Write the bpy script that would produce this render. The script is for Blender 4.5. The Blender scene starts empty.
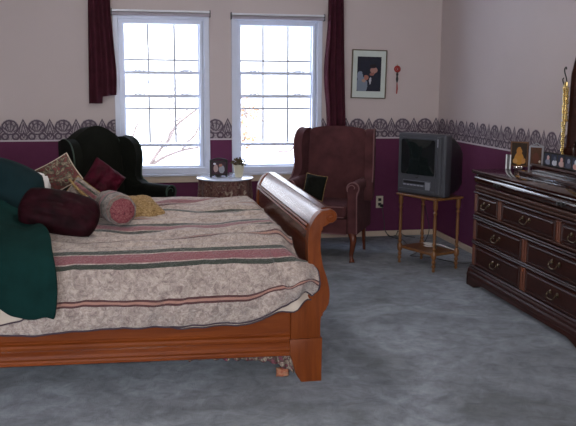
import bpy, bmesh, math, random
from math import sin, cos, pi, radians as rad
from mathutils import Matrix, Vector, noise

S = bpy.context.scene
COL = S.collection
random.seed(4)

# ------------------------------------------------------------------ node helpers
class Ex:
    """tiny expression compiler to math nodes"""
    def __init__(s, nt, sock): s.nt = nt; s.k = sock
    def _m(s, op, *a):
        n = s.nt.nodes.new('ShaderNodeMath'); n.operation = op
        for i, v in enumerate(a):
            if isinstance(v, Ex): s.nt.links.new(v.k, n.inputs[i])
            else: n.inputs[i].default_value = float(v)
        return Ex(s.nt, n.outputs[0])
    def __add__(s, o): return s._m('ADD', s, o)
    __radd__ = __add__
    def __mul__(s, o): return s._m('MULTIPLY', s, o)
    __rmul__ = __mul__
    def __sub__(s, o): return s._m('SUBTRACT', s, o)
    def __rsub__(s, o): return s._m('SUBTRACT', o, s)
    def __truediv__(s, o): return s._m('DIVIDE', s, o)
    def lt(s, o): return s._m('LESS_THAN', s, o)
    def gt(s, o): return s._m('GREATER_THAN', s, o)
    def mod(s, o): return s._m('FLOORED_MODULO', s, o)
    def abs(s): return s._m('ABSOLUTE', s)
    def sqrt(s): return s._m('SQRT', s)
    def sin(s): return s._m('SINE', s)
    def atan2(s, o): return s._m('ARCTAN2', s, o)
    def mx(s, o): return s._m('MAXIMUM', s, o)
    def mn(s, o): return s._m('MINIMUM', s, o)

def newmat(name, rough=0.6, metallic=0.0, spec=0.5, sheen=0.0, coat=0.0):
    m = bpy.data.materials.new(name); m.use_nodes = True
    b = m.node_tree.nodes['Principled BSDF']
    b.inputs['Roughness'].default_value = rough
    b.inputs['Metallic'].default_value = metallic
    b.inputs['Specular IOR Level'].default_value = spec
    b.inputs['Sheen Weight'].default_value = sheen
    b.inputs['Coat Weight'].default_value = coat
    b.inputs['Coat Roughness'].default_value = 0.12
    return m, m.node_tree, b

def lk(nt, a, b): nt.links.new(a, b)
def coords(nt, kind='Object', scale=(1, 1, 1), rot=(0, 0, 0)):
    t = nt.nodes.new('ShaderNodeTexCoord'); mp = nt.nodes.new('ShaderNodeMapping')
    mp.inputs['Scale'].default_value = scale; mp.inputs['Rotation'].default_value = rot
    lk(nt, t.outputs[kind], mp.inputs[0]); return mp.outputs[0]
def nz(nt, vec, scale, detail=4, rough=0.55, dist=0.0):
    n = nt.nodes.new('ShaderNodeTexNoise'); n.inputs['Scale'].default_value = scale
    n.inputs['Detail'].default_value = detail; n.inputs['Roughness'].default_value = rough
    n.inputs['Distortion'].default_value = dist
    lk(nt, vec, n.inputs['Vector']); return n.outputs['Fac']
def ramp(nt, fac, stops, interp='LINEAR'):
    r = nt.nodes.new('ShaderNodeValToRGB'); r.color_ramp.interpolation = interp
    while len(r.color_ramp.elements) < len(stops): r.color_ramp.elements.new(0.5)
    for e, (p, c) in zip(r.color_ramp.elements, stops):
        e.position = p; e.color = (*c, 1)
    lk(nt, fac, r.inputs[0]); return r.outputs[0]
def mix(nt, fac, a, b, mode='MIX'):
    n = nt.nodes.new('ShaderNodeMix'); n.data_type = 'RGBA'; n.blend_type = mode
    for v, i in ((fac, 0), (a, 6), (b, 7)):
        if isinstance(v, Ex): v = v.k
        if isinstance(v, (int, float)): n.inputs[i].default_value = v
        elif isinstance(v, tuple): n.inputs[i].default_value = (*v, 1)
        else: lk(nt, v, n.inputs[i])
    return n.outputs[2]
def bump(nt, b, h, strength=0.3, dist=0.01):
    n = nt.nodes.new('ShaderNodeBump'); n.inputs['Strength'].default_value = strength
    n.inputs['Distance'].default_value = dist
    if isinstance(h, Ex): h = h.k
    lk(nt, h, n.inputs['Height']); lk(nt, n.outputs[0], b.inputs['Normal'])

def simple(name, c, rough=0.6, var=0.12, scale=8, metallic=0, spec=0.5, bmp=0.0, bscale=60, sheen=0, coat=0):
    m, nt, b = newmat(name, rough, metallic, spec, sheen, coat)
    v = coords(nt)
    f = nz(nt, v, scale)
    col = ramp(nt, f, [(0.3, tuple(x * (1 - var) for x in c)), (0.7, tuple(min(1, x * (1 + var)) for x in c))])
    lk(nt, col, b.inputs['Base Color'])
    if bmp: bump(nt, b, nz(nt, v, bscale), bmp, 0.004)
    return m

def wood(name, c1, c2, rough=0.3, axis='X', scale=1.0, coat=0.3, spec=0.5):
    m, nt, b = newmat(name, rough, spec=spec, coat=coat)
    sc = {'X': (1.2, 14, 14), 'Y': (14, 1.2, 14), 'Z': (14, 14, 1.2)}[axis]
    v = coords(nt, scale=tuple(a * scale for a in sc))
    f = nz(nt, v, 2.2, 6, 0.6, 0.6)
    g = nz(nt, coords(nt, scale=tuple(a * scale * 3 for a in sc)), 3.0, 3)
    col = ramp(nt, f, [(0.28, c1), (0.72, c2)])
    col = mix(nt, 0.25, col, mix(nt, g, tuple(x * .5 for x in c1), c2))
    lk(nt, col, b.inputs['Base Color'])
    bump(nt, b, g, 0.05, 0.002)
    return m

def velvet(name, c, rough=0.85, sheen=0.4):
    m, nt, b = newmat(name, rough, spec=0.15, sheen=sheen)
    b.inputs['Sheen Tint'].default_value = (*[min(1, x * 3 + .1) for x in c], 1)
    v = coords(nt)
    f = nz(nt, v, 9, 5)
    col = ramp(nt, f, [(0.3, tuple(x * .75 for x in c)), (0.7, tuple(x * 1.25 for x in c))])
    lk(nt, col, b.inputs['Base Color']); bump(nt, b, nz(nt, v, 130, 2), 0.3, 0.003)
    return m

WALLC = (0.60, 0.515, 0.487)
def wall_mat():
    m, nt, b = newmat('painted_wall', 0.75, spec=0.25)
    t = nt.nodes.new('ShaderNodeTexCoord'); sp = nt.nodes.new('ShaderNodeSeparateXYZ')
    lk(nt, t.outputs['Object'], sp.inputs[0]); z = Ex(nt, sp.outputs[2])
    f = nz(nt, t.outputs['Object'], 3)
    up = mix(nt, f, tuple(x * .97 for x in WALLC), tuple(x * 1.03 for x in WALLC))
    lo = mix(nt, nz(nt, t.outputs['Object'], 14), (0.115, 0.022, 0.066), (0.14, 0.032, 0.082))
    lk(nt, mix(nt, z.lt(0.968), up, lo), b.inputs['Base Color'])
    bump(nt, b, nz(nt, t.outputs['Object'], 90, 2), 0.08, 0.002)
    return m

def border_mat():
    m, nt, b = newmat('wallpaper_border', 0.7, spec=0.2)
    t = nt.nodes.new('ShaderNodeTexCoord'); sp = nt.nodes.new('ShaderNodeSeparateXYZ')
    lk(nt, t.outputs['Object'], sp.inputs[0])
    u = Ex(nt, sp.outputs[0]); v = Ex(nt, sp.outputs[2])
    P = 0.2288
    p = u.mod(P) - P / 2                       # shell centred at 0
    q = (P / 2 - p.abs())                      # distance from finial axis
    # shell
    dy = v - 0.125
    r = (p * p + dy * dy * 1.15).sqrt()
    shell = r.lt(0.078)
    ring = (r - 0.066).abs().lt(0.006)
    ring2 = (r - 0.036).abs().lt(0.004)
    ang = p.atan2(v - 0.07)
    rays = ((ang * 14).sin()).gt(0.15) * r.lt(0.060) * v.gt(0.085)
    # finial : teardrop
    hw = ((0.205 - v) * 0.50).mn((v - 0.03) * 0.9)
    fin = q.lt(hw)
    finin = q.lt(hw - 0.010)
    finst = ((q * 330 + v * 90).sin()).gt(0.2) * finin
    # scroll foot band
    low = v.lt(0.085)
    sc1 = (((p.abs() - 0.045) * (p.abs() - 0.045) + (v - 0.045) * (v - 0.045)).sqrt() - 0.026).abs().lt(0.008)
    sc2 = ((q * q + (v - 0.04) * (v - 0.04)).sqrt() - 0.03).abs().lt(0.007)
    n = Ex(nt, nz(nt, t.outputs['Object'], 55, 3))
    speck = n.gt(0.53)
    inside = shell.mx(fin).mx(low)
    dark = ring.mx(ring2).mx(rays * 0.8).mx((fin - finin).mx(finst)).mx(sc1 * low).mx(sc2 * low)
    dark = (dark * 0.75 + speck * 0.35 * inside + inside * 0.30) * inside
    base = v.lt(0.014)
    c = mix(nt, dark.mn(1.0), mix(nt, inside, WALLC, (0.54, 0.47, 0.47)), (0.115, 0.085, 0.11))
    c = mix(nt, base, c, (0.62, 0.56, 0.57))
    lk(nt, c, b.inputs['Base Color'])
    return m

def carpet_mat():
    m, nt, b = newmat('blue_grey_carpet', 0.95, spec=0.1, sheen=0.25)
    v = coords(nt)
    f = nz(nt, v, 1.15, 6, 0.65, 0.9); g = nz(nt, v, 9, 6, 0.75, 0.5); h = nz(nt, v, 260, 2)
    c = ramp(nt, f, [(0.32, (0.150, 0.170, 0.180)), (0.5, (0.28, 0.315, 0.35)), (0.66, (0.44, 0.49, 0.54))])
    c = mix(nt, 0.8, c, ramp(nt, g, [(0.36, (0.42, 0.42, 0.43)), (0.62, (1, 1, 1))]), 'MULTIPLY')
    c = mix(nt, 0.6, c, ramp(nt, h, [(0.3, (0.6, 0.6, 0.6)), (0.7, (1, 1, 1))]), 'MULTIPLY')
    lk(nt, c, b.inputs['Base Color'])
    hh = Ex(nt, h) * 0.4 + Ex(nt, g)
    bump(nt, b, hh, 0.6, 0.02)
    return m

def tapestry(name, base=((0.52, 0.43, 0.365), (0.225, 0.165, 0.145)), kind='duvet', sc=1.0, coord='UV', off=0.0):
    """striped damask: UV.y measured in metres across the stripes"""
    m, nt, b = newmat(name, 0.6, spec=0.3, sheen=0.3)
    t = nt.nodes.new('ShaderNodeTexCoord'); sp = nt.nodes.new('ShaderNodeSeparateXYZ')
    lk(nt, t.outputs[coord], sp.inputs[0]); v = Ex(nt, sp.outputs[1])
    vo = t.outputs['Object']
    wob = (Ex(nt, nz(nt, vo, 3, 2)) - 0.5) * 0.03
    s = (v * sc + off + wob).mod(0.40)
    f = nz(nt, vo, 34, 8, 0.80, 1.0)
    col = ramp(nt, f, [(0.38, base[1]), (0.49, tuple((x + y) / 2 for x, y in zip(*base))), (0.58, base[0])])
    fine = nz(nt, vo, 110, 3)
    def band(a, c): return s.gt(a) * s.lt(c)
    gr = band(0.292, 0.316).mx(band(0.376, 0.402))
    pk = band(0.322, 0.370)
    th = band(0.118, 0.128).mx(band(0.140, 0.150))
    md = band(0.128, 0.140)
    cg = mix(nt, fine, (0.010, 0.016, 0.012), (0.055, 0.065, 0.045))
    cp = mix(nt, fine, (0.12, 0.025, 0.035), (0.34, 0.13, 0.14))
    col = mix(nt, gr, col, cg); col = mix(nt, pk, col, cp)
    col = mix(nt, th, col, (0.085, 0.03, 0.03)); col = mix(nt, md, col, (0.38, 0.20, 0.15))
    lk(nt, col, b.inputs['Base Color']); bump(nt, b, Ex(nt, fine) + Ex(nt, nz(nt, vo, 22, 4, 0.6, 1.5)) * 1.5, 0.8, 0.010)
    return m

def floral(name, cs, scale=30, rough=0.8):
    m, nt, b = newmat(name, rough, spec=0.2)
    v = coords(nt)
    f = nz(nt, v, scale, 3, 0.6, 1.5)
    n = len(cs)
    c = ramp(nt, f, [(0.3 + 0.4 * i / (n - 1), cs[i]) for i in range(n)])
    lk(nt, c, b.inputs['Base Color']); return m

def glass_pane():
    m = bpy.data.materials.new('window_glass'); m.use_nodes = True; nt = m.node_tree
    nt.nodes.clear()
    o = nt.nodes.new('ShaderNodeOutputMaterial'); tr = nt.nodes.new('ShaderNodeBsdfTransparent')
    gl = nt.nodes.new('ShaderNodeBsdfGlossy'); gl.inputs['Roughness'].default_value = 0.02
    mx = nt.nodes.new('ShaderNodeMixShader'); mx.inputs[0].default_value = 0.05
    tr.inputs[0].default_value = (0.97, 0.98, 1, 1)
    lk(nt, tr.outputs[0], mx.inputs[1]); lk(nt, gl.outputs[0], mx.inputs[2]); lk(nt, mx.outputs[0], o.inputs[0])
    return m

def picture_mat(name, bg, blobs):
    """blobs: (x, z, rx, rz, colour) in object coordinates of the picture"""
    m, nt, b = newmat(name, 0.25, spec=0.5)
    t = nt.nodes.new('ShaderNodeTexCoord'); sp = nt.nodes.new('ShaderNodeSeparateXYZ')
    lk(nt, t.outputs['UV'], sp.inputs[0])
    n = (Ex(nt, nz(nt, t.outputs['UV'], 9, 4)) - 0.5) * 0.10
    u = Ex(nt, sp.outputs[0]) + n; v = Ex(nt, sp.outputs[1]) + n
    c = mix(nt, nz(nt, t.outputs['UV'], 6), bg, tuple(x * 1.8 for x in bg))
    for x, z, rx, rz, k in blobs:
        d = ((u - x) / rx); e = ((v - z) / rz)
        c = mix(nt, (d * d + e * e).lt(1.0), c, k)
    lk(nt, c, b.inputs['Base Color']); return m

# ------------------------------------------------------------------ materials
M = {}
M['wall'] = wall_mat(); M['border'] = border_mat(); M['carpet'] = carpet_mat()
M['ceiling'] = simple('ceiling_paint', (0.62, 0.58, 0.56), 0.85, 0.03)
M['trim'] = simple('cream_trim', (0.62, 0.50, 0.38), 0.5, 0.06)
M['vinyl'] = simple('white_vinyl', (0.66, 0.70, 0.80), 0.35, 0.03)
M['muntin'] = simple('grey_grille', (0.34, 0.36, 0.42), 0.4, 0.03)
M['glass'] = glass_pane()
M['blind'] = simple('mauve_grey_slats', (0.30, 0.26, 0.29), 0.45, 0.05)
M['blindrail'] = simple('reflection_white', (0.75, 0.75, 0.78), 0.3, 0.03)  # white paints in the reflection along the grey-mauve head rail
M['curtain'] = velvet('burgundy_drape', (0.064, 0.014, 0.023), sheen=0.05)
M['bedwood'] = wood('cherry_wood', (0.115, 0.023, 0.005), (0.235, 0.056, 0.011), 0.26, 'X', coat=0.22, spec=0.2)
M['bedwoodz'] = wood('cherry_wood_upright', (0.105, 0.022, 0.005), (0.215, 0.052, 0.010), 0.36, 'Z', coat=0.03, spec=0.2)
M['bedwoody'] = wood('cherry_wood_cross', (0.085, 0.018, 0.007), (0.15, 0.035, 0.012), 0.24, 'Y', coat=0.4)
M['mahog'] = wood('dark_mahogany', (0.017, 0.004, 0.0025), (0.045, 0.0095, 0.0045), 0.42, 'Y', coat=0.04, spec=0.25)
M['mahogz'] = wood('mahogany_stile', (0.075, 0.018, 0.006), (0.16, 0.042, 0.014), 0.36, 'Z', coat=0.1)
M['mahogtop'] = wood('polished_mahogany', (0.018, 0.005, 0.004), (0.036, 0.010, 0.006), 0.10, 'Y', coat=0.3)
M['rope'] = simple('carved_rope_wood', (0.065, 0.026, 0.017), 0.34, 0.2, coat=0.1)
M['brass'] = simple('aged_brass', (0.14, 0.105, 0.065), 0.38, 0.15, metallic=1)
M['gold'] = simple('gold_metal', (0.85, 0.62, 0.25), 0.22, 0.2, scale=60, metallic=1)
M['silver'] = simple('silver_metal', (0.85, 0.85, 0.86), 0.15, 0.05, metallic=1)
M['black'] = simple('black_plastic', (0.012, 0.012, 0.014), 0.4, 0.1)
M['blackmetal'] = simple('black_iron', (0.02, 0.017, 0.015), 0.4, 0.1)
M['tvgrey'] = simple('grey_plastic', (0.060, 0.062, 0.072), 0.38, 0.05)
M['tvsilver'] = simple('silver_plastic', (0.35, 0.36, 0.40), 0.28, 0.05, metallic=0.4)
M['screen'] = simple('dark_screen_glass', (0.010, 0.014, 0.014), 0.05, 0.05, spec=0.7)
M['oak'] = wood('honey_oak', (0.13, 0.05, 0.014), (0.26, 0.11, 0.032), 0.35, 'Z')
M['pinkch'] = velvet('dusty_rose_velvet', (0.085, 0.030, 0.032), sheen=0.12)
M['pinkpipe'] = simple('dusty_rose_piping', (0.19, 0.09, 0.09), 0.7)
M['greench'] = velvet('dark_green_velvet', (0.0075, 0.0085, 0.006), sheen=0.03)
M['greenpipe'] = simple('green_piping', (0.02, 0.045, 0.028), 0.6)
M['legwood'] = wood('chair_leg_wood', (0.09, 0.02, 0.010), (0.17, 0.045, 0.018), 0.25, 'Z')
M['duvet'] = tapestry('striped_damask')
M['tap2'] = floral('tapestry_cloth', [(0.03, 0.03, 0.02), (0.24, 0.19, 0.13), (0.045, 0.04, 0.03), (0.17, 0.04, 0.04), (0.05, 0.05, 0.035), (0.30, 0.24, 0.17)], 20)
M['tap3'] = tapestry('tapestry_bolster_cloth', ((0.27, 0.21, 0.165), (0.05, 0.04, 0.033)), sc=2.4, off=0.05)
M['lining'] = simple('cream_lining', (0.50, 0.42, 0.34), 0.8, 0.1, 15, bmp=0.2)
M['pipe_dark'] = simple('dark_cord', (0.05, 0.03, 0.04), 0.7)
M['burg'] = simple('burgundy_velvet', (0.016, 0.0014, 0.0035), 0.7, 0.6, 14, spec=0.12, bmp=0.5, bscale=30)
M['crim'] = simple('crimson_velvet', (0.040, 0.0018, 0.008), 0.7, 0.6, 16, spec=0.12, bmp=0.5, bscale=30)
M['goldcl'] = floral('gold_brocade', [(0.12, 0.07, 0.025), (0.27, 0.17, 0.07), (0.42, 0.30, 0.15)], 70)
M['teal'] = velvet('dark_teal_cotton', (0.0045, 0.017, 0.020), sheen=0.03)
M['green'] = simple('bottle_green_fleece', (0.0045, 0.024, 0.021), 0.95, 0.2, 10, spec=0.1, bmp=0.25, bscale=120)
M['white'] = simple('white_cotton', (0.78, 0.76, 0.76), 0.8, 0.05)
M['pinkend'] = floral('rose_chenille', [(0.07, 0.015, 0.02), (0.20, 0.05, 0.06), (0.30, 0.14, 0.12)], 110)
M['skirt'] = floral('floral_tapestry_skirt', [(0.04, 0.03, 0.035), (0.20, 0.12, 0.09), (0.10, 0.03, 0.035), (0.36, 0.29, 0.22)], 16)
M['ruffle'] = floral('floral_dust_ruffle', [(0.025, 0.02, 0.03), (0.20, 0.055, 0.075), (0.04, 0.04, 0.03), (0.36, 0.28, 0.22), (0.03, 0.03, 0.02)], 34)
M['tabletop'] = simple('frosted_table_glass', (0.60, 0.63, 0.70), 0.12, 0.08, coat=0.5)
M['ceramic'] = simple('cream_ceramic', (0.66, 0.62, 0.46), 0.3, 0.04)
M['leaf'] = floral('dried_leaf', [(0.02, 0.025, 0.01), (0.08, 0.06, 0.02), (0.22, 0.10, 0.06)], 60)
M['bark'] = simple('tree_bark', (0.09, 0.065, 0.055), 0.9, 0.3, 20)
M['twig'] = simple('autumn_leaf', (0.32, 0.17, 0.08), 0.9, 0.3, 20)
M['snow'] = simple('snow', (0.85, 0.85, 0.87), 0.9, 0.04, 1)
M['ivory'] = simple('ivory_plastic', (0.62, 0.56, 0.42), 0.4, 0.04)
M['red'] = simple('red_silk', (0.35, 0.02, 0.015), 0.5, 0.2)
M['mat'] = simple('pale_mat_board', (0.60, 0.66, 0.60), 0.7, 0.03)
M['cablew'] = simple('pale_cable', (0.6, 0.58, 0.55), 0.5)
M['pewter'] = simple('bright_pewter', (0.42, 0.42, 0.45), 0.3, 0.1, metallic=0.3)
M['mirror'] = simple('mirror_glass', (0.9, 0.9, 0.9), 0.02, 0.01, metallic=1)

# ------------------------------------------------------------------ object helpers
def tag(o, label=None, cat=None, group=None, kind=None):
    if label: o['label'] = label
    if cat: o['category'] = cat
    if group: o['group'] = group
    if kind: o['kind'] = kind
    return o
def thing(name, label, cat, loc=(0, 0, 0), rz=0.0, group=None):
    o = bpy.data.objects.new(name, None); COL.objects.link(o)
    o.empty_display_size = 0.1; o.location = loc; o.rotation_euler = (0, 0, rz)
    return tag(o, label, cat, group)
def root_of(o):
    while o.parent: o = o.parent
    return o
def obj(name, bm, mat, parent=None, smooth=True, world=False, bevel=0.0, sub=0, solid=0.0, angle=40):
    if world and parent is not None:
        r = root_of(parent)
        mw = Matrix.Translation(r.location) @ r.rotation_euler.to_matrix().to_4x4()
        bm.transform(mw.inverted())
    bmesh.ops.recalc_face_normals(bm, faces=bm.faces)
    me = bpy.data.meshes.new(name); bm.to_mesh(me); bm.free()
    o = bpy.data.objects.new(name, me); COL.objects.link(o)
    me.materials.append(M[mat] if isinstance(mat, str) else mat)
    if parent is not None: o.parent = parent
    if solid:
        md = o.modifiers.new('thickness', 'SOLIDIFY'); md.thickness = solid; md.offset = 0
    if bevel:
        md = o.modifiers.new('bevel', 'BEVEL'); md.width = bevel; md.segments = 3; md.limit_method = 'ANGLE'
        md.angle_limit = rad(35); md.harden_normals = True
    if sub:
        md = o.modifiers.new('sub', 'SUBSURF'); md.levels = sub; md.render_levels = sub
    if smooth:
        for p in me.polygons: p.use_smooth = True
        if not bevel and not sub: me.set_sharp_from_angle(angle=rad(angle))
    return o
def recenter(o):
    """put a single mesh thing's origin at its base centre"""
    vs = [v.co for v in o.data.vertices]
    c = Vector(((min(v.x for v in vs) + max(v.x for v in vs)) / 2, (min(v.y for v in vs) + max(v.y for v in vs)) / 2, min(v.z for v in vs)))
    o.data.transform(Matrix.Translation(-c)); o.location = o.location + c
    return o
def dup(o, parent=None):
    c = o.copy(); COL.objects.link(c)
    if parent is not None: c.parent = parent
    for ch in list(o.children): dup(ch, c)
    return c

def B(): return bmesh.new()
def box(bm, x0, x1, y0, y1, z0, z1, m=None):
    vs = [bm.verts.new((x, y, z)) for x in (x0, x1) for y in (y0, y1) for z in (z0, z1)]
    for f in ((0, 1, 3, 2), (4, 6, 7, 5), (0, 4, 5, 1), (2, 3, 7, 6), (0, 2, 6, 4), (1, 5, 7, 3)):
        bm.faces.new([vs[i] for i in f])
    if m is not None: bmesh.ops.transform(bm, matrix=m, verts=vs)
    return bm
def bx(*a, **k): return box(B(), *a, **k)
def lathe(bm, prof, n=24, m=None):
    """prof: list of (r, z)"""
    rings = []
    for r, z in prof:
        if r < 1e-5: rings.append([bm.verts.new((0, 0, z))])
        else: rings.append([bm.verts.new((r * cos(2 * pi * i / n), r * sin(2 * pi * i / n), z)) for i in range(n)])
    for a, b in zip(rings, rings[1:]):
        for i in range(n):
            j = (i + 1) % n
            if len(a) == 1 and len(b) == 1: continue
            if len(a) == 1: bm.faces.new((a[0], b[i], b[j]))
            elif len(b) == 1: bm.faces.new((a[i], a[j], b[0]))
            else: bm.faces.new((a[i], a[j], b[j], b[i]))
    for R in (rings[0], rings[-1]):
        if len(R) > 1: bm.faces.new(R)
    if m is not None:
        bmesh.ops.transform(bm, matrix=m, verts=[v for R in rings for v in R])
    return bm
def tube(bm, pts, r, n=10, closed=False):
    pts = [Vector(p) for p in pts]
    rr = r if isinstance(r, (list, tuple)) else [r] * len(pts)
    rings = []; N = len(pts); nrm = None
    for i, p in enumerate(pts):
        if closed: t = pts[(i + 1) % N] - pts[i - 1]
        else: t = pts[min(i + 1, N - 1)] - pts[max(i - 1, 0)]
        t.normalize()
        if nrm is None:
            nrm = t.orthogonal().normalized()
        else:
            nrm = (nrm - t * nrm.dot(t))
            if nrm.length < 1e-6: nrm = t.orthogonal()
            nrm.normalize()
        bn = t.cross(nrm)
        rings.append([bm.verts.new(p + rr[i] * (cos(2 * pi * k / n) * nrm + sin(2 * pi * k / n) * bn)) for k in range(n)])
    prs = list(zip(rings, rings[1:]))
    if closed: prs.append((rings[-1], rings[0]))
    for a, b in prs:
        for k in range(n):
            j = (k + 1) % n; bm.faces.new((a[k], a[j], b[j], b[k]))
    if not closed: bm.faces.new(rings[0]); bm.faces.new(rings[-1])
    return bm
def catmull(pts, k=6, closed=False):
    P = [Vector(p) for p in pts]; out = []; N = len(P)
    rng = range(N) if closed else range(N - 1)
    for i in rng:
        if closed: a, b, c, d = P[i - 1], P[i], P[(i + 1) % N], P[(i + 2) % N]
        else: a, b, c, d = P[max(i - 1, 0)], P[i], P[i + 1], P[min(i + 2, N - 1)]
        for s in range(k):
            t = s / k
            out.append(0.5 * ((2 * b) + (c - a) * t + (2 * a - 5 * b + 4 * c - d) * t * t + (3 * b - a - 3 * c + d) * t ** 3))
    if not closed: out.append(P[-1])
    return out
def prism(bm, pts, d0, d1, axis='Y', bev=0.0, seg=3):
    """extrude a 2D outline along an axis. axis Y: pts=(x,z); axis X: pts=(y,z); axis Z: pts=(x,y)"""
    def mk(p, d):
        if axis == 'Y': return (p[0], d, p[1])
        if axis == 'X': return (d, p[0], p[1])
        return (p[0], p[1], d)
    a = [bm.verts.new(mk(p, d0)) for p in pts]; b = [bm.verts.new(mk(p, d1)) for p in pts]
    fa = bm.faces.new(a); fb = bm.faces.new(list(reversed(b))); n = len(pts)
    for i in range(n):
        j = (i + 1) % n; bm.faces.new((a[i], b[i], b[j], a[j]))
    if bev:
        es = list(fa.edges) + list(fb.edges)
        bmesh.ops.bevel(bm, geom=es, offset=bev, segments=seg, profile=0.5, affect='EDGES', clamp_overlap=True)
    return bm
def loft(bm, secs, close_ends=True, closed=True):
    """secs: list of lists of points (same count)"""
    R = [[bm.verts.new(p) for p in s] for s in secs]
    n = len(R[0])
    for a, b in zip(R, R[1:]):
        for i in range(n if closed else n - 1):
            j = (i + 1) % n; bm.faces.new((a[i], a[j], b[j], b[i]))
    if close_ends and closed: bm.faces.new(R[0]); bm.faces.new(list(reversed(R[-1])))
    return bm
def grid(bm, fn, nu, nv, uvfn=None):
    V = [[bm.verts.new(fn(i / nu, j / nv)) for j in range(nv + 1)] for i in range(nu + 1)]
    uv = bm.loops.layers.uv.verify() if uvfn else None
    for i in range(nu):
        for j in range(nv):
            f = bm.faces.new((V[i][j], V[i + 1][j], V[i + 1][j + 1], V[i][j + 1]))
            if uvfn:
                for l, (a, b) in zip(f.loops, ((i, j), (i + 1, j), (i + 1, j + 1), (i, j + 1))):
                    l[uv].uv = uvfn(a / nu, b / nv)
    return V
def pillow_bm(w, h, t, n=26, seed=0, m=None, wr=0.006, pinch=0.10, rnd=0.0):
    bm = B(); uv = bm.loops.layers.uv.verify()
    def P(i, j, s):
        x = i / n * 2 - 1; y = j / n * 2 - 1
        e = max(0.0, (1 - x ** 4)) ** 0.6 * max(0.0, (1 - y ** 4)) ** 0.6
        px = x * w / 2 * (1 - pinch * (1 - y * y) * abs(x) ** 2 * 0.6); py = y * h / 2 * (1 - pinch * (1 - x * x) * abs(y) ** 2 * 0.6)
        if rnd:
            px *= math.sqrt(1 - rnd * y * y / 2); py *= math.sqrt(1 - rnd * x * x / 2)
        k = noise.noise(Vector((x * 2.2 + seed, y * 2.2, s * 3.1))) * wr * 2 + noise.noise(Vector((x * 6 + seed, y * 6, s))) * wr
        return Vector((px, s * (t / 2 * e) + k * (e > 0.02) * e, py))
    top = [[None] * (n + 1) for _ in range(n + 1)]; bot = [[None] * (n + 1) for _ in range(n + 1)]
    for i in range(n + 1):
        for j in range(n + 1):
            top[i][j] = bm.verts.new(P(i, j, -1))
            bot[i][j] = top[i][j] if i in (0, n) or j in (0, n) else bm.verts.new(P(i, j, 1))
    for V in (top, bot):
        for i in range(n):
            for j in range(n):
                idx = ((i, j), (i + 1, j), (i + 1, j + 1), (i, j + 1))
                f = bm.faces.new([V[a][b] for a, b in idx])
                for l, (a, b) in zip(f.loops, idx): l[uv].uv = (a / n * w, b / n * h)
    if m is not None: bm.transform(m)
    return bm
def pillow_rim(w, h, n=26, r=0.004, m=None, pinch=0.10):
    pts = []
    for s in range(4):
        for k in range(n):
            a = k / n * 2 - 1
            x, y = [(a, -1), (1, a), (-a, 1), (-1, -a)][s]
            pts.append(Vector((x * w / 2 * (1 - pinch * (1 - y * y) * x * x * 0.6), 0, y * h / 2 * (1 - pinch * (1 - x * x) * y * y * 0.6))))
    bm = B(); tube(bm, pts, r, 6, True)
    if m is not None: bm.transform(m)
    return bm
def TR(loc, rx=0, ry=0, rz=0):
    return Matrix.Translation(loc) @ Matrix.Rotation(rz, 4, 'Z') @ Matrix.Rotation(rx, 4, 'X') @ Matrix.Rotation(ry, 4, 'Y')
def fan(cx, cz, r, a0, a1, n):
    return [(cx + r * cos(a0 + (a1 - a0) * i / n), cz + r * sin(a0 + (a1 - a0) * i / n)) for i in range(n + 1)]

# ------------------------------------------------------------------ the room
YB, XR, XL, YF, H = 7.343, 2.936, -3.3, -2.3, 2.62
T = 0.14
def struct(name, bm, mat, parent=None, **k):
    o = obj(name, bm, mat, parent, **k)
    if parent is None: o['kind'] = 'structure'
    return o
struct('floor', bx(XL - T, XR + T, YF - T, YB + T, -0.1, 0), 'carpet', smooth=False)
struct('ceiling', bx(XL - T, XR + T, YF - T, YB + T, H, H + 0.1), 'ceiling', smooth=False)
W = [(-0.172, 0.686), (0.892, 1.750)]; WZ0, WZ1 = 0.66, 2.10
def wall_with_holes(y0, y1, holes):
    bm = B(); xs = [XL - T]
    for a, b, z0, z1 in holes:
        box(bm, xs[-1], a, y0, y1, 0, H)
        box(bm, a, b, y0, y1, 0, z0); box(bm, a, b, y0, y1, z1, H); xs.append(b)
    box(bm, xs[-1], XR + T, y0, y1, 0, H)
    return bm
struct('wall_back', wall_with_holes(YB, YB + T, [(a, b, WZ0, WZ1) for a, b in W]), 'wall', smooth=False)
FW = (-3.1, 0.75, 0.55, 2.4)  # opening for the added rear window, sized for the light it gives
struct('wall_front', wall_with_holes(YF - T, YF, [FW]), 'wall', smooth=False)
struct('wall_right', bx(XR, XR + T, YF, YB, 0, H), 'wall', smooth=False)
struct('wall_left', bx(XL - T, XL, YF, YB, 0, H), 'wall', smooth=False)
# baseboards
struct('baseboard_back', bx(XL, XR, YB - 0.014, YB, 0, 0.053), 'trim', bevel=0.003)
struct('baseboard_right', bx(XR - 0.014, XR, YF, YB - 0.014, 0, 0.053), 'trim', bevel=0.003)
struct('baseboard_left', bx(XL, XL + 0.014, YF, YB - 0.014, 0, 0.053), 'trim', bevel=0.003)
# wallpaper border (as strips between the windows)
BP = 0.2288
def border(name, l0, l1, loc, rz):
    o = struct(name, bx(l0, l1, -0.002, 0.0, 0, 0.215), 'border', smooth=False)
    o.location = loc; o.rotation_euler = (0, 0, rz); return o
BX = -1.0918 - BP * 12.5
for i, (a, b) in enumerate([(XL, W[0][0]), (W[0][1], W[1][0]), (W[1][1], XR)]):
    border('trim_%d' % (i + 1), a - BX, b - BX, (BX, YB, 0.968), 0)
border('trim_4', 0, YB - YF, (XR, YB, 0.968), -pi / 2)

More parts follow.
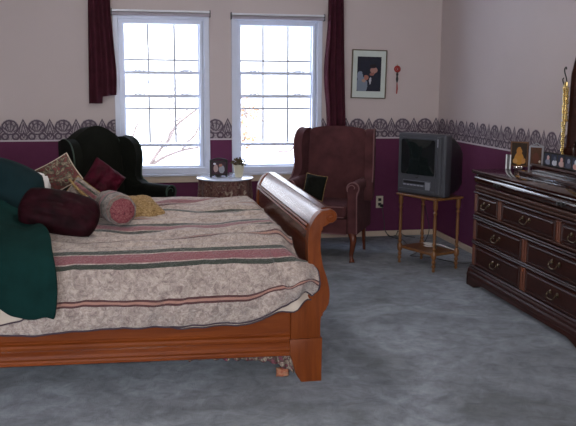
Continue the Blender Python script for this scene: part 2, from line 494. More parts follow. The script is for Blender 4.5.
# windows
def window(n, x0, x1, z0, z1, y=YB, detail=True):
    r = bpy.data.objects.new('window_%d' % n, None); COL.objects.link(r); r['kind'] = 'structure'
    r.location = ((x0 + x1) / 2, y, z0)
    w = x1 - x0
    def P(nm, bm, mat, **k): return obj(nm, bm, mat, r, world=True, **k)
    # casing (proud of the wall)
    cw = 0.045
    bm = B()
    box(bm, x0, x0 + cw, y - 0.022, y + 0.03, z0, z1); box(bm, x1 - cw, x1, y - 0.022, y + 0.03, z0, z1)
    box(bm, x0 + cw, x1 - cw, y - 0.022, y + 0.03, z1 - 0.04, z1); box(bm, x0 + cw, x1 - cw, y - 0.03, y + 0.03, z0, z0 + 0.055)
    P('casing', bm, 'vinyl', bevel=0.004)
    # jamb
    bm = B(); jw = 0.085
    box(bm, x0 + cw, x0 + jw, y + 0.012, y + T, z0 + 0.05, z1 - 0.04); box(bm, x1 - jw, x1 - cw, y + 0.012, y + T, z0 + 0.05, z1 - 0.04)
    box(bm, x0 + jw, x1 - jw, y + 0.012, y + T, z1 - 0.08, z1 - 0.04); box(bm, x0 + jw, x1 - jw, y + 0.012, y + T, z0 + 0.05, z0 + 0.07)
    P('jamb', bm, 'vinyl', bevel=0.003)
    # dark track groove line on the right jamb
    P('track', bx(x1 - 0.062, x1 - 0.056, y + 0.004, y + 0.014, z0 + 0.06, z1 - 0.05), 'muntin', smooth=False)
    gx0, gx1 = x0 + jw, x1 - jw
    # sashes
    def sash(nm, za, zb, yy, top=0.028, bot=0.028):
        bm = B(); s = 0.012
        box(bm, gx0, gx0 + s, yy, yy + 0.03, za, zb); box(bm, gx1 - s, gx1, yy, yy + 0.03, za, zb)
        box(bm, gx0 + s, gx1 - s, yy, yy + 0.03, zb - top, zb); box(bm, gx0 + s, gx1 - s, yy, yy + 0.03, za, za + bot)
        o = P(nm, bm, 'vinyl', bevel=0.003)
        P('pane', bx(gx0 + s, gx1 - s, yy + 0.013, yy + 0.016, za + bot, zb - top), 'glass', smooth=False)
        return o
    up = sash('upper_sash', 1.572, z1 - 0.075, y + 0.07, top=0.012)
    md = sash('middle_sash', 1.357, 1.598, y + 0.045, top=0.0265, bot=0.029)
    lo = sash('lower_sash', 0.905, 1.385, y + 0.07, top=0.028, bot=0.030)
    ls = sash('bottom_sash', z0 + 0.06, 0.932, y + 0.045, top=0.026, bot=0.012)
    bm = B()
    for t in (0.325, 0.672):
        xx = gx0 + (gx1 - gx0) * t
        box(bm, xx - 0.007, xx + 0.007, y + 0.078, y + 0.088, 0.93, z1 - 0.085)
    for z in (1.70, 1.256): box(bm, gx0 + .01, gx1 - .01, y + 0.079, y + 0.087, z - 0.007, z + 0.007)
    P('grille', bm, 'muntin', smooth=False)
    for zz, yy in ((1.598, y + 0.045), (1.385, y + 0.045)):
        for t in (0.2, 0.82):
            bm = B(); xx = gx0 + (gx1 - gx0) * t
            tube(bm, [(xx - 0.05, yy + .01, zz), (xx - 0.02, yy + .01, zz + 0.010), (xx + 0.01, yy + .01, zz + 0.006), (xx + 0.03, yy + .01, zz + 0.014), (xx + 0.05, yy + .01, zz)], 0.005, 8)
            P('latch', bm, 'muntin')
    # stool and apron
    P('sill', bx(x0 - 0.03, x1 + 0.03, y - 0.055, y + 0.012, z0 - 0.022, z0), 'vinyl', bevel=0.005)
    P('apron', bx(x0 - 0.02, x1 + 0.02, y - 0.018, y, z0 - 0.085, z0 - 0.022), 'trim', bevel=0.004)
    return r
window(1, *W[0], WZ0, WZ1); window(2, *W[1], WZ0, WZ1)
# unseen window added behind the camera for fill light
r3 = bpy.data.objects.new('window_3', None); COL.objects.link(r3); r3['kind'] = 'structure'; r3.location = (-0.3, YF, 0.8)
bm = B(); a, b, z0, z1 = FW
for t in range(5):
    xx = a + (b - a) * t / 4; box(bm, max(a, xx - .03), min(b, xx + .03), YF - 0.09, YF - 0.03, z0, z1)
for zz in (z0 + .03, 1.5, z1 - .03): box(bm, a, b, YF - 0.085, YF - 0.035, zz - .03, zz + .03)
obj('window_frame', bm, 'vinyl', r3, world=True)
obj('pane', bx(a, b, YF - 0.062, YF - 0.058, z0, z1), 'glass', r3, world=True, smooth=False)

# blinds (raised, only the head rail and stack show)
for i, (a, b) in enumerate(W):
    lab = ['raised mauve-grey blind across the top of the left window', 'raised mauve-grey blind across the top of the right window'][i]
    zo = [0.012, 0.0][i]
    t = thing('window_blind', lab, 'blind', ((a + b) / 2, YB - 0.05, 2.07 + zo), group='raised blinds at the window tops')
    w = (b - a) / 2 + 0.006
    obj('head_rail', bx(-w, w, -0.03, 0.028, 0.034, 0.052), 'blindrail', t, bevel=0.003)
    obj('slat_stack', bx(-w + .003, w - .003, -0.026, 0.026, 0.002, 0.030), 'blind', t, bevel=0.002)
    for s in (-1, 1): obj('bracket', bx(s * w - 0.004, s * w + 0.004, -0.032, 0.028, -0.004, 0.058), 'blackmetal', t, bevel=0.001)

# curtains and rod
t = thing('curtain_rod', 'dark rod above the two windows carrying the burgundy drapes', 'curtain rod', (0.8, YB - 0.09, 2.42))
bm = B(); tube(bm, [(-1.4, 0, 0), (1.4, 0, 0)], 0.012, 14); obj('rod', bm, 'blackmetal', t)
for s in (-1, 1):
    bm = B(); lathe(bm, [(0, -0.02), (0.02, 0), (0.025, 0.02), (0, 0.05)], 16, TR((s * 1.4, 0, 0), 0, s * pi / 2)); obj('finial', bm, 'blackmetal', t)
    bm = B(); tube(bm, [(s * 1.3, 0.0, 0), (s * 1.3, 0.09, 0)], 0.007, 8); obj('bracket', bm, 'blackmetal', t)
def curtain(name, label, fl, fr, fb, ztop, folds, amp, seed):
    """fl/fr(z)->x of left/right edge ; fb(u)->z of bottom"""
    bm = B()
    def F(u, v):
        zb = fb(u); z = zb + (ztop - zb) * v
        x = fl(z) + (fr(z) - fl(z)) * u
        y = YB - 0.09 + amp * sin(u * folds * 2 * pi + seed + 0.5 * sin(z * 3)) + 0.006 * noise.noise(Vector((u * 6, z * 2, seed)))
        return (x, y, z)
    grid(bm, F, 80, 40)
    o = obj(name, bm, 'curtain', solid=0.004, angle=80); tag(o, label, 'curtain', 'burgundy drapes at the windows')
    return recenter(o)
def stepb(u):
    return 1.308 if u < 0.50 else 1.378 + (1 - u) * -0.02 + 0.012 * (u - .5)
curtain('curtain', 'short burgundy drape with ragged stepped hem left of the left window', lambda z: -0.372 - (2.3 - z) * 0.022, lambda z: -0.185 + (0.035 if z < 1.6 else max(0, (2.1 - z) / 0.5 * 0.035)) - max(0, 1.5 - z) * 0.05, stepb, 2.43, 2.6, 0.022, 0.4)
curtain('curtain', 'long burgundy drape hanging behind the rose wing chair', lambda z: 1.79 - 0.035 * math.exp(-((z - 1.6) / 0.3) ** 2), lambda z: 1.928 + (2.27 - z) * 0.035, lambda u: 0.25, 2.43, 3.2, 0.02, 1.9)

# ------------------------------------------------------------------ outdoors
gr = struct('ground', bx(-30, 34, YB + 1.0, 60, -3.2, -3.0), 'snow', smooth=False)
gr.name = 'snow_ground'; gr['kind'] = 'structure'
def tree(label, base, trunk_pts, seed, depth=4, leaves=False, spread=0.6, n0=4, L0=1.6):
    rnd = random.Random(seed)
    t = thing('bare_tree', label, 'tree', base)
    bm = B(); tips = []
    pts = catmull(trunk_pts, 5)
    rr = [0.09 - 0.06 * i / (len(pts) - 1) for i in range(len(pts))]
    tube(bm, pts, rr, 8)
    obj('trunk', bm, 'bark', t)
    bm = B()
    def br(p, d, L, r, k):
        q = p; ps = [q.copy()]
        for s in range(4):
            d = (d + Vector((rnd.uniform(-.25, .25), rnd.uniform(-.25, .25), rnd.uniform(-.12, .2)))).normalized()
            q = q + d * L / 4; ps.append(q.copy())
        tube(bm, ps, [r * (1 - 0.16 * i) for i in range(5)], 5)
        tips.append(q)
        if k > 0:
            for _ in range(3):
                s = ps[rnd.randint(1, 4)]
                nd = (d + Vector((rnd.uniform(-1, 1) * spread * 1.4, rnd.uniform(-1, 1) * spread, rnd.uniform(-.5, 1) * spread))).normalized()
                br(s, nd, L * 0.66, r * 0.55, k - 1)
    for i in range(n0):
        s = pts[int(len(pts) * (0.35 + 0.6 * i / n0))]
        a = rnd.uniform(0, 2 * pi)
        br(s, Vector((cos(a), sin(a) * .6, rnd.uniform(.2, .7))).normalized(), L0, 0.032, depth - 1)
    obj('branches', bm, 'bark', t)
    if leaves:
        bm = B()
        for p in tips:
            for _ in range(3):
                c = p + Vector((rnd.uniform(-.15, .15), rnd.uniform(-.15, .15), rnd.uniform(-.15, .15)))
                v = [bm.verts.new(c + Vector((rnd.uniform(-.05, .05), rnd.uniform(-.05, .05), rnd.uniform(-.05, .05)))) for _ in range(4)]
                bm.faces.new(v)
        obj('leaves', bm, 'twig', t, smooth=False)
    return t
def bough_tree(label, base, boughs, seed, twigs, leaves=False):
    """trunk plus explicit boughs (lists of points relative to the base) carrying fine twigs"""
    rnd = random.Random(seed); t = thing('bare_tree', label, 'tree', base)
    pts = catmull(boughs[0][0], 6); r0, r1 = boughs[0][1]
    obj('trunk', tube(B(), pts, [r0 + (r1 - r0) * i / (len(pts) - 1) for i in range(len(pts))], 8), 'bark', t)
    tips = []
    for path, (r0, r1) in boughs[1:]:
        pts = catmull(path, 6)
        bm = tube(B(), pts, [r0 + (r1 - r0) * i / (len(pts) - 1) for i in range(len(pts))], 6)
        for k in range(twigs):
            s0 = pts[rnd.randint(3, len(pts) - 1)]; a = rnd.uniform(-0.4, 2.4); L = rnd.uniform(0.10, 0.36)
            q = s0.copy(); d = Vector((cos(a), rnd.uniform(-.6, .6), sin(a))); ps = [q.copy()]
            for _ in range(4):
                d = (d + Vector((rnd.uniform(-.5, .5), rnd.uniform(-.3, .3), rnd.uniform(-.4, .5)))).normalized(); q = q + d * L / 4; ps.append(q.copy())
            tube(bm, ps, [0.0075, 0.0065, 0.0055, 0.0045, 0.0035], 4); tips += ps[2:]
        obj('bough', bm, 'bark', t)
    if leaves:
        bm = B()
        for p in tips:
            for _ in range(3):
                c = p + Vector((rnd.uniform(-.06, .06), rnd.uniform(-.06, .06), rnd.uniform(-.06, .06)))
                v = [bm.verts.new(c + Vector((rnd.uniform(-.03, .03), rnd.uniform(-.03, .03), rnd.uniform(-.03, .03)))) for _ in range(4)]
                bm.faces.new(v)
        obj('leaves', bm, 'twig', t, smooth=False)
    return t
bough_tree('bare brown tree with forking boughs outside the left window', (0.05, 11.0, -3.0),
           [([(-0.1, 0, 0), (-0.08, 0, 1.5), (-0.06, 0, 2.7), (0.0, 0, 3.16)], (0.09, 0.04)),
            ([(0.0, 0, 3.16), (0.12, 0, 3.33), (0.28, 0, 3.57), (0.40, 0, 3.70), (0.52, 0.1, 3.90), (0.80, 0.1, 4.12)], (0.032, 0.012)),
            ([(0.12, 0, 3.33), (0.32, 0, 3.46), (0.58, 0, 3.56), (0.80, 0, 3.60), (1.05, 0, 3.68)], (0.028, 0.013)),
            ([(0.58, 0, 3.56), (0.66, 0.1, 3.66), (0.80, 0.1, 3.80), (0.86, 0.1, 4.05), (0.84, 0.1, 4.35)], (0.014, 0.008)),
            ([(0.0, 0.1, 3.16), (-0.1, 0.2, 3.6), (0.0, 0.2, 3.95), (0.15, 0.2, 4.15)], (0.014, 0.006)),
            ([(0.40, 0, 3.70), (0.46, 0.1, 3.95), (0.42, 0.1, 4.2), (0.5, 0.1, 4.4)], (0.007, 0.003))], 7, 16)
bough_tree('small tree with tan autumn leaves outside the right window', (1.50, 12.5, -3.0),
           [([(0, 0, 0), (0.03, 0, 1.8), (0.0, 0, 2.9), (0.02, 0, 3.3)], (0.05, 0.012)),
            ([(0.02, 0, 3.3), (0.08, 0, 3.6), (0.05, 0, 3.9), (0.12, 0, 4.25)], (0.010, 0.004)),
            ([(0.02, 0, 3.3), (-0.08, 0, 3.6), (-0.05, 0, 3.95), (-0.12, 0, 4.2)], (0.009, 0.004)),
            ([(0.02, 0, 3.25), (0.2, 0.1, 3.5), (0.28, 0.1, 3.8), (0.25, 0.1, 4.05)], (0.009, 0.004))], 11, 26, True)
bough_tree('thin low bare branch ending in upright twigs outside the right window', (2.35, 12.0, -3.0),
           [([(0.1, 0, 0), (0.12, 0, 1.5), (0.1, 0, 2.8), (0.02, 0, 3.45)], (0.03, 0.010)),
            ([(0.02, 0, 3.45), (-0.15, 0, 3.44), (-0.40, 0, 3.46)], (0.020, 0.012)),
            ([(0.02, 0, 3.45), (0.08, 0, 3.52), (0.16, 0, 3.62)], (0.020, 0.014))], 3, 2)

# ------------------------------------------------------------------ bed
BX0, BX1, BY0, BY1 = -1.33, 0.80, 3.712, 5.42
bed = thing('sleigh_bed', 'cherry wood sleigh bed with scrolled footboard on grey carpet', 'bed', (-0.2, 4.56, 0))
# footboard scroll profile (x,z): left side going up, volute, right side down
vol = fan(0.940, 0.847, 0.034, pi * 0.60, -pi * 0.62, 12)
left = [(0.742, 0.226), (0.742, 0.378), (0.790, 0.42), (0.822, 0.50), (0.829, 0.60), (0.826, 0.69), (0.830, 0.76), (0.842, 0.808), (0.868, 0.852), (0.898, 0.876)]
right = [(0.905, 0.803), (0.893, 0.775), (0.890, 0.70), (0.894, 0.655), (0.905, 0.595), (0.925, 0.535), (0.938, 0.475), (0.939, 0.43), (0.930, 0.385), (0.900, 0.345), (0.894, 0.30), (0.894, 0.226)]
lp = [left[0], left[1]] + [tuple(p) for p in catmull([(x, z, 0) for x, z in left[2:]], 4)]
lp = [(p[0], p[1]) for p in lp]
rp = [(p[0], p[1]) for p in catmull([(x, z, 0) for x, z in right], 4)]
prof = lp + vol + rp
for ya, yb in ((BY0, BY0 + 0.062), (BY1 - 0.062, BY1)):
    po = obj('foot_post', prism(B(), prof, ya, yb, 'Y', 0.006, 2), 'bedwoodz', bed, world=True)
    # volute rosette
    if ya == BY0:
        bm = B(); sp = [(0.940 + (0.003 + 0.0014 * k) * cos(k * 0.75), ya - 0.003, 0.847 + (0.003 + 0.0014 * k) * sin(k * 0.75)) for k in range(18)]
        tube(bm, sp, 0.0030, 6); obj('scroll', bm, 'bedwood', bed, world=True)
        bm2 = lathe(B(), [(0, -0.004), (0.008, 0), (0.008, 0.004), (0, 0.006)], 14, TR((0.940, ya - .001, 0.847), pi / 2))
        obj('rosette', bm2, 'bedwoodz', po, world=True)
    pl = [(0.736, 0.228), (0.738, 0.14), (0.755, 0.10), (0.764, 0.06), (0.775, 0.03), (0.792, 0.010), (0.796, 0.0), (0.900, 0.0), (0.902, 0.228)]
    obj('plinth', prism(B(), pl, ya - 0.012 if ya == BY0 else ya, yb if ya == BY0 else yb + .012, 'Y', 0.003, 2), 'bedwoodz', bed, world=True)
# curved footboard panel between the posts, thinner, with roll top
pan = [(x + 0.008, z) for x, z in lp[2:]] + [(0.905, 0.884)] + fan(0.940, 0.847, 0.037, pi * 0.55, -pi * 0.6, 12) + [(x - 0.006, z) for x, z in rp if z > 0.40]
pan = [(x, z) for x, z in pan]
obj('footboard_panel', prism(B(), pan, BY0 + 0.062, BY1 - 0.062, 'Y'), 'bedwoody', bed, world=True, angle=50)
# raised beads along the panel, just inside the roll
for (x, z) in ((0.834, 0.795), (0.829, 0.778)):
    bm = B(); tube(bm, [(x, BY0 + 0.062, z), (x, BY1 - 0.062, z)], 0.006, 8); obj('bead', bm, 'bedwoodz', bed, world=True)
obj('foot_rail', bx(0.80, 0.86, BY0 + 0.062, BY1 - 0.062, 0.13, 0.42), 'bedwoody', bed, world=True, bevel=0.006)
# side rails: board with mouldings, sweeping up to the post
def rail(y0, sgn):
    bm = B(); secs = []
    X = [BX0 + 0.06 + (0.742 - BX0 - 0.06) * i / 60 for i in range(61)]
    for x in X:
        t = max(0, (x - 0.28) / (0.742 - 0.28)); top = 0.328 + 0.052 * t * t * (3 - 2 * t); dz = 0.022 - 0.030 * (x + 0.65) / 1.39
        prf = [(0.0, top), (0.0, 0.262), (-0.004, 0.256), (-0.003, 0.250), (-0.014, 0.243), (-0.020, 0.232), (-0.018, 0.220), (-0.010, 0.213), (-0.016, 0.206), (-0.024, 0.195), (-0.026, 0.180), (-0.020, 0.168), (-0.024, 0.160), (-0.024, 0.148), (-0.008, 0.140), (0.030, 0.140), (0.030, top)]
        secs.append([(x, y0 + sgn * (py), pz if pz > 0.3 else pz + dz) for py, pz in prf])
    loft(bm, secs); return bm
obj('side_rail', rail(BY0 + 0.026, 1), 'bedwood', bed, world=True, angle=22)
obj('side_rail', rail(BY1 - 0.026, -1), 'bedwood', bed, world=True, angle=35)
# headboard (left, outside the frame)
hb = [(-(x - 0.80) * 1.15 + BX0, z * 1.32) for x, z in prof]
obj('headboard', prism(B(), hb, BY0, BY1, 'Y', 0.006, 2), 'bedwoody', bed, world=True)
for ya in (BY0, BY1 - 0.07): obj('head_leg', bx(BX0 - 0.11, BX0 + 0.06, ya, ya + 0.07, 0, 0.299), 'bedwoodz', bed, world=True, bevel=0.004)
# mattress
mt = obj('mattress', bx(BX0 + 0.08, 0.775, BY0 + 0.09, BY1 - 0.09, 0.26, 0.62), 'white', world=False, bevel=0.05)
tag(mt, 'white mattress under the striped duvet on the bed', 'mattress'); recenter(mt)
# ruffle hanging below the rail near the foot post
bm = B()
def RF(u, v):
    x = 0.20 + 0.565 * u
    drop = 0.02 + 0.055 * (u ** 2.2) + (0.04 * max(0, (u - .80) / .2) if u > 0.8 else 0)
    z = 0.15 - drop * v + 0.004 * sin(u * 60)
    y = 3.765 + 0.010 * sin(u * 75) * v - 0.012 * v * u + .006 * noise.noise(Vector((u * 20, v * 3, 0)))
    return (x, y, z)
grid(bm, RF, 140, 8)
rf = obj('dust_ruffle', bm, 'ruffle', solid=0.006, angle=80); tag(rf, 'rumpled floral dust ruffle sagging below the bed rail beside the post', 'dust ruffle'); recenter(rf)
bm = pillow_bm(0.07, 0.05, 0.05, 12, 5); bm.transform(TR((0.715, 3.79, 0.028)))
pb = obj('cloth_bundle', bm, floral('coral_cloth', [(0.20, 0.05, 0.03), (0.42, 0.15, 0.08), (0.25, 0.2, 0.12)], 60)); tag(pb, 'coral coloured cloth scrap on carpet by the bed post', 'cloth'); recenter(pb)

# duvet
CS = [(5.345, 0.36), (5.36, 0.47), (5.355, 0.60), (5.30, 0.685), (5.15, 0.725), (4.85, 0.748), (4.5, 0.755), (4.15, 0.745), (3.92, 0.728), (3.79, 0.695), (3.705, 0.640), (3.668, 0.57), (3.662, 0.49), (3.668, 0.42), (3.680, 0.342)]
CP = [(p.x, p.y) for p in catmull([(y, z, 0) for y, z in CS], 10)]
arc = [0.0]
for a, b in zip(CP, CP[1:]): arc.append(arc[-1] + math.hypot(b[0] - a[0], b[1] - a[1]))
TOT = arc[-1]
def cs_at(s):
    s = max(0, min(TOT, s))
    for i in range(len(arc) - 1):
        if arc[i + 1] >= s:
            t = (s - arc[i]) / (arc[i + 1] - arc[i] + 1e-9); a, b = CP[i], CP[i + 1]
            return a[0] + (b[0] - a[0]) * t, a[1] + (b[1] - a[1]) * t
    return CP[-1]
def sm(t): t = max(0, min(1, t)); return t * t * (3 - 2 * t)
def duvet_pt(u, v, off=0.0):
    s = v * TOT; y, z = cs_at(s)
    sh = TOT - s                                  # distance from near hem
    xmax = 0.785 + 0.085 * sm((0.42 - sh) / 0.22) - 0.03 * sm((0.09 - sh) / 0.12) # side part spills past the rail in front of the post
    x = -1.22 + (xmax + 1.22) * u
    e = sm((x - 0.55) / 0.28)                     # near the footboard
    near = sm((0.42 - sh) / 0.2)
    # hem lifts near the foot
    lift = (0.075 * sm((x - 0.50) / 0.22) + 0.060 * math.exp(-((x - 0.80) / 0.055) ** 2)) * sm((0.30 - sh) / 0.3)
    z += lift
    y -= near * (0.022 * e) + near * 0.045 * sm((x - 0.64) / 0.14) * math.exp(-((sh - 0.12) / 0.12) ** 2)
    # rounding down at the foot edge of the top
    far = 1 - near
    ee = sm((u - 0.955) / 0.045)
    z -= far * ee * 0.07
    if near > 0: y += near * ee * 0.07
    # sag + wrinkles
    topw = sm((sh - 0.40) / 0.1) * sm((s - 0.35) / 0.1)
    nn = noise.noise(Vector((x * 1.6, s * 3.0, 1.7))); n2 = noise.noise(Vector((x * 5.5, s * 9.0, 4.2))); n3 = noise.noise(Vector((x * 3.0, s * 14.0, 9.2)))
    n5 = noise.noise(Vector((x * 1.3 + 3, s * 24.0, 5.5)))
    z += topw * (0.026 * nn + 0.012 * n2 + 0.026 * n3 + 0.018 * n5)
    n4 = noise.noise(Vector((x * 9.0 + s * 3, s * 3.0, 2.2)))
    sd = sm((0.42 - sh) / 0.15)
    cr = math.exp(-((x - 0.62 - 0.25 * (0.45 - sh)) / 0.018) ** 2) * 0.022 + math.exp(-((x - 0.30 + 0.5 * (0.3 - sh)) / 0.02) ** 2) * 0.010
    y += sd * cr
    n6 = noise.noise(Vector((x * 16.0 + s * 5, s * 5.0, 6.2)))
    y -= sd * (0.020 * (nn + .3) + 0.030 * n4 + 0.014 * n2 + 0.016 * n6) + off
    z += sd * 0.010 * noise.noise(Vector((x * 3.3, 0.0, 7.0))) * (1 - sm(sh / .2))
    return (x, y, z)
bm = B()
grid(bm, duvet_pt, 200, 130, lambda u, v: (u * 2, (1 - v) * TOT + 0.0))
duv = thing('duvet', 'cream damask duvet with rose and green stripes spread over the bed', 'duvet', (-0.2, 4.55, 0.34))
obj('cover', bm, 'duvet', duv, world=True, solid=0.022, angle=80)
bm = B(); tube(bm, [Vector(duvet_pt(i / 160, 1.0)) + Vector((0, -0.012, 0.0)) for i in range(161)], 0.0045, 6); obj('hem_piping', bm, 'pipe_dark', duv, world=True)
bm = B(); tube(bm, [Vector(duvet_pt(1.0, 0.80 + 0.2 * i / 40)) + Vector((0.004, -0.008, 0)) for i in range(41)], 0.0045, 6); obj('end_piping', bm, 'pipe_dark', duv, world=True)
# turned-back lining under the hem at the foot corner
bm = B()
def LN(u, v):
    p = Vector(duvet_pt(0.62 + 0.38 * u, 1.0)); w = 0.018 + 0.055 * math.exp(-((u - 0.91) / 0.09) ** 2) - 0.018 * (1 - sm(u / .2)) - 0.012 * sm((u - .9) / .1)
    return (p.x, p.y + 0.006 + 0.004 * sin(v * pi), p.z - w * v + 0.002)
grid(bm, LN, 40, 8); obj('lining', bm, 'lining', duv, world=True, solid=0.004, angle=80)
bm = B(); tube(bm, [Vector(LN(i / 40, 1.0)) + Vector((0, -.003, 0)) for i in range(41)], 0.0038, 6); obj('lining_piping', bm, 'pipe_dark', duv, world=True)
# cream sheet corner peeking under the green throw
bm = B()
def SH(u, v):
    x = -1.0 + 0.565 * u
    zt = 0.54; zb = 0.405 + 0.012 * sin(u * 9) + (0.07 * sm((u - .80) / .2))
    return (x, 3.628 - 0.006 * noise.noise(Vector((x * 8, v * 3, 0))), zt + (zb - zt) * v)
grid(bm, SH, 50, 10)
sh = thing('bed_sheet', 'cream coverlet edge with dark piping showing below the green throw', 'coverlet', (-0.7, 3.64, 0.38))
obj('cloth', bm, 'lining', sh, world=True, solid=0.008, angle=80)
bm = B(); tube(bm, [Vector(SH(i / 50, 1.0)) + Vector((0, -.005, 0)) for i in range(51)], 0.004, 6); obj('piping', bm, 'pipe_dark', sh, world=True)

# green throw draped over the near side
TP = [(3.600, 0.436), (3.592, 0.51), (3.600, 0.60), (3.628, 0.69), (3.70, 0.752), (3.82, 0.795), (3.95, 0.845), (4.08, 0.93), (4.15, 1.00)]
TPs = catmull([(y, z, 0) for y, z in TP], 8)
def GT(u, v):
    k = v * (len(TPs) - 1); i = min(int(k), len(TPs) - 2); f = k - i
    p = TPs[i] * (1 - f) + TPs[i + 1] * f; y, z = p.x, p.y
    xr = -0.385 + 0.02 * sin(v * 7) - 0.17 * sm((v - 0.52) / 0.48)
    x = -1.15 + (xr + 1.15) * u
    zz = z
    if v < 0.35: zz = z + (0.075 * sm((0.86 - u) / 0.25)) * (1 - v / 0.35) * 1.0
    zz -= 0.15 * sm((v - .6) / .4) * sm((u - .45) / .55)
    w = noise.noise(Vector((x * 13, v * 2.0, 3.0))) * 0.034 + noise.noise(Vector((x * 4, v * 5, 8.0))) * 0.012
    return (x, y - 0.012 + w, zz + w * 0.5)
bm = B(); grid(bm, GT, 70, 70)
gt = obj('throw_blanket', bm, 'green', solid=0.014, angle=80); tag(gt, 'bottle green throw draped down the near side of the bed', 'blanket'); recenter(gt)

def pillow(name, label, cat, w, h, t, loc, rx, ry, rz, mat, seed, rim=None, group=None, pinch=0.10, wr=0.006, rnd=0.0):
    T0 = thing(name, label, cat, loc, 0, group)
    R = Matrix.Rotation(rz, 4, 'Z') @ Matrix.Rotation(rx, 4, 'X') @ Matrix.Rotation(ry, 4, 'Y')
    obj('cushion', pillow_bm(w, h, t, 26, seed, R, wr, pinch, rnd), mat, T0, angle=120)
    if rim: obj('piping', pillow_rim(w, h, 26, 0.004, R, pinch), rim, T0)
    return T0
pillow('pillow', 'white pillow peeking out behind the teal pillow at the left', 'pillow', 0.60, 0.30, 0.12, (-0.755, 4.58, 0.88), rad(-14), rad(8), 0, 'white', 3)
pillow('pillow', 'dark teal pillow leaning at the left edge above the green throw', 'pillow', 0.52, 0.42, 0.18, (-0.745, 4.34, 0.900), rad(-18), rad(16), 0, 'teal', 12, pinch=0.0, rnd=0.7)
pillow('throw_pillow', 'oblong burgundy velvet pillow lying against the green throw', 'pillow', 0.40, 0.235, 0.15, (-0.385, 4.04, 0.850), rad(-34), rad(15), rad(3), 'burg', 21, pinch=0.0, rnd=0.55, wr=0.010)
pillow('throw_pillow', 'square striped tapestry pillow tilted on its corner behind burgundy pillow', 'pillow', 0.205, 0.175, 0.085, (-0.435, 4.62, 0.975), rad(-20), rad(-30), 0, 'tap2', 33, 'lining', wr=0.010)
tp = pillow('throw_pillow', 'small wine tapestry pillow with gold tie between tapestry square and bolster', 'pillow', 0.21, 0.17, 0.10, (-0.29, 4.46, 0.855), rad(-18), rad(38), 0, 'tap3', 44, 'goldcl', wr=0.012)
bm = B(); tube(bm, [(-0.07, -0.06, 0.12), (-0.03, -0.075, 0.07), (0.02, -0.08, 0.02), (0.05, -0.075, -0.05), (0.055, -0.06, -0.09)], [0.006, 0.008, 0.010, 0.012, 0.016], 8); obj('tassel', bm, 'goldcl', tp)
pillow('throw_pillow', 'crimson velvet pillow standing on its corner by the green chair', 'pillow', 0.225, 0.225, 0.13, (-0.205, 4.90, 0.895), rad(-15), rad(40), rad(24), 'crim', 55, wr=0.012)
pillow('throw_pillow', 'gold brocade pillow lying flat beside the bolster end', 'pillow', 0.28, 0.24, 0.075, (0.00, 4.46, 0.800), rad(-70), rad(8), rad(34), 'goldcl', 66, 'goldcl')
# bolster
bo = thing('bolster', 'striped tapestry bolster with rose chenille end facing the room', 'bolster', (-0.095, 4.22, 0.838))
d = Vector((-0.30, 0.95, 0.0)).normalized()
mt4 = Matrix.Translation((0.02, -0.11, 0.0)) @ d.to_track_quat('Z', 'Y').to_matrix().to_4x4()
bm = B(); uvp = [(0.066, 0.0), (0.078, 0.012), (0.083, 0.05), (0.081, 0.10), (0.084, 0.16), (0.080, 0.21), (0.075, 0.27), (0.05, 0.282), (0, 0.282)]
def BF(u, v):
    k = v * (len(uvp) - 1); i = min(int(k), len(uvp) - 2); f = k - i
    r = uvp[i][0] * (1 - f) + uvp[i + 1][0] * f; z = uvp[i][1] * (1 - f) + uvp[i + 1][1] * f
    a = u * 2 * pi; r *= 1 + 0.02 * sin(a * 9 + z * 40)
    return mt4 @ Vector((r * cos(a), r * sin(a), z))
grid(bm, BF, 48, 32, lambda u, v: (u, v * 0.26)); bmesh.ops.remove_doubles(bm, verts=bm.verts, dist=0.0004)
obj('cover', bm, 'tap3', bo, angle=100)
bm = lathe(B(), [(0, -0.012), (0.02, -0.011), (0.050, -0.006), (0.063, 0.0), (0.070, 0.006), (0.05, 0.012), (0, 0.012)], 32, mt4); obj('end_cap', bm, 'pinkend', bo)

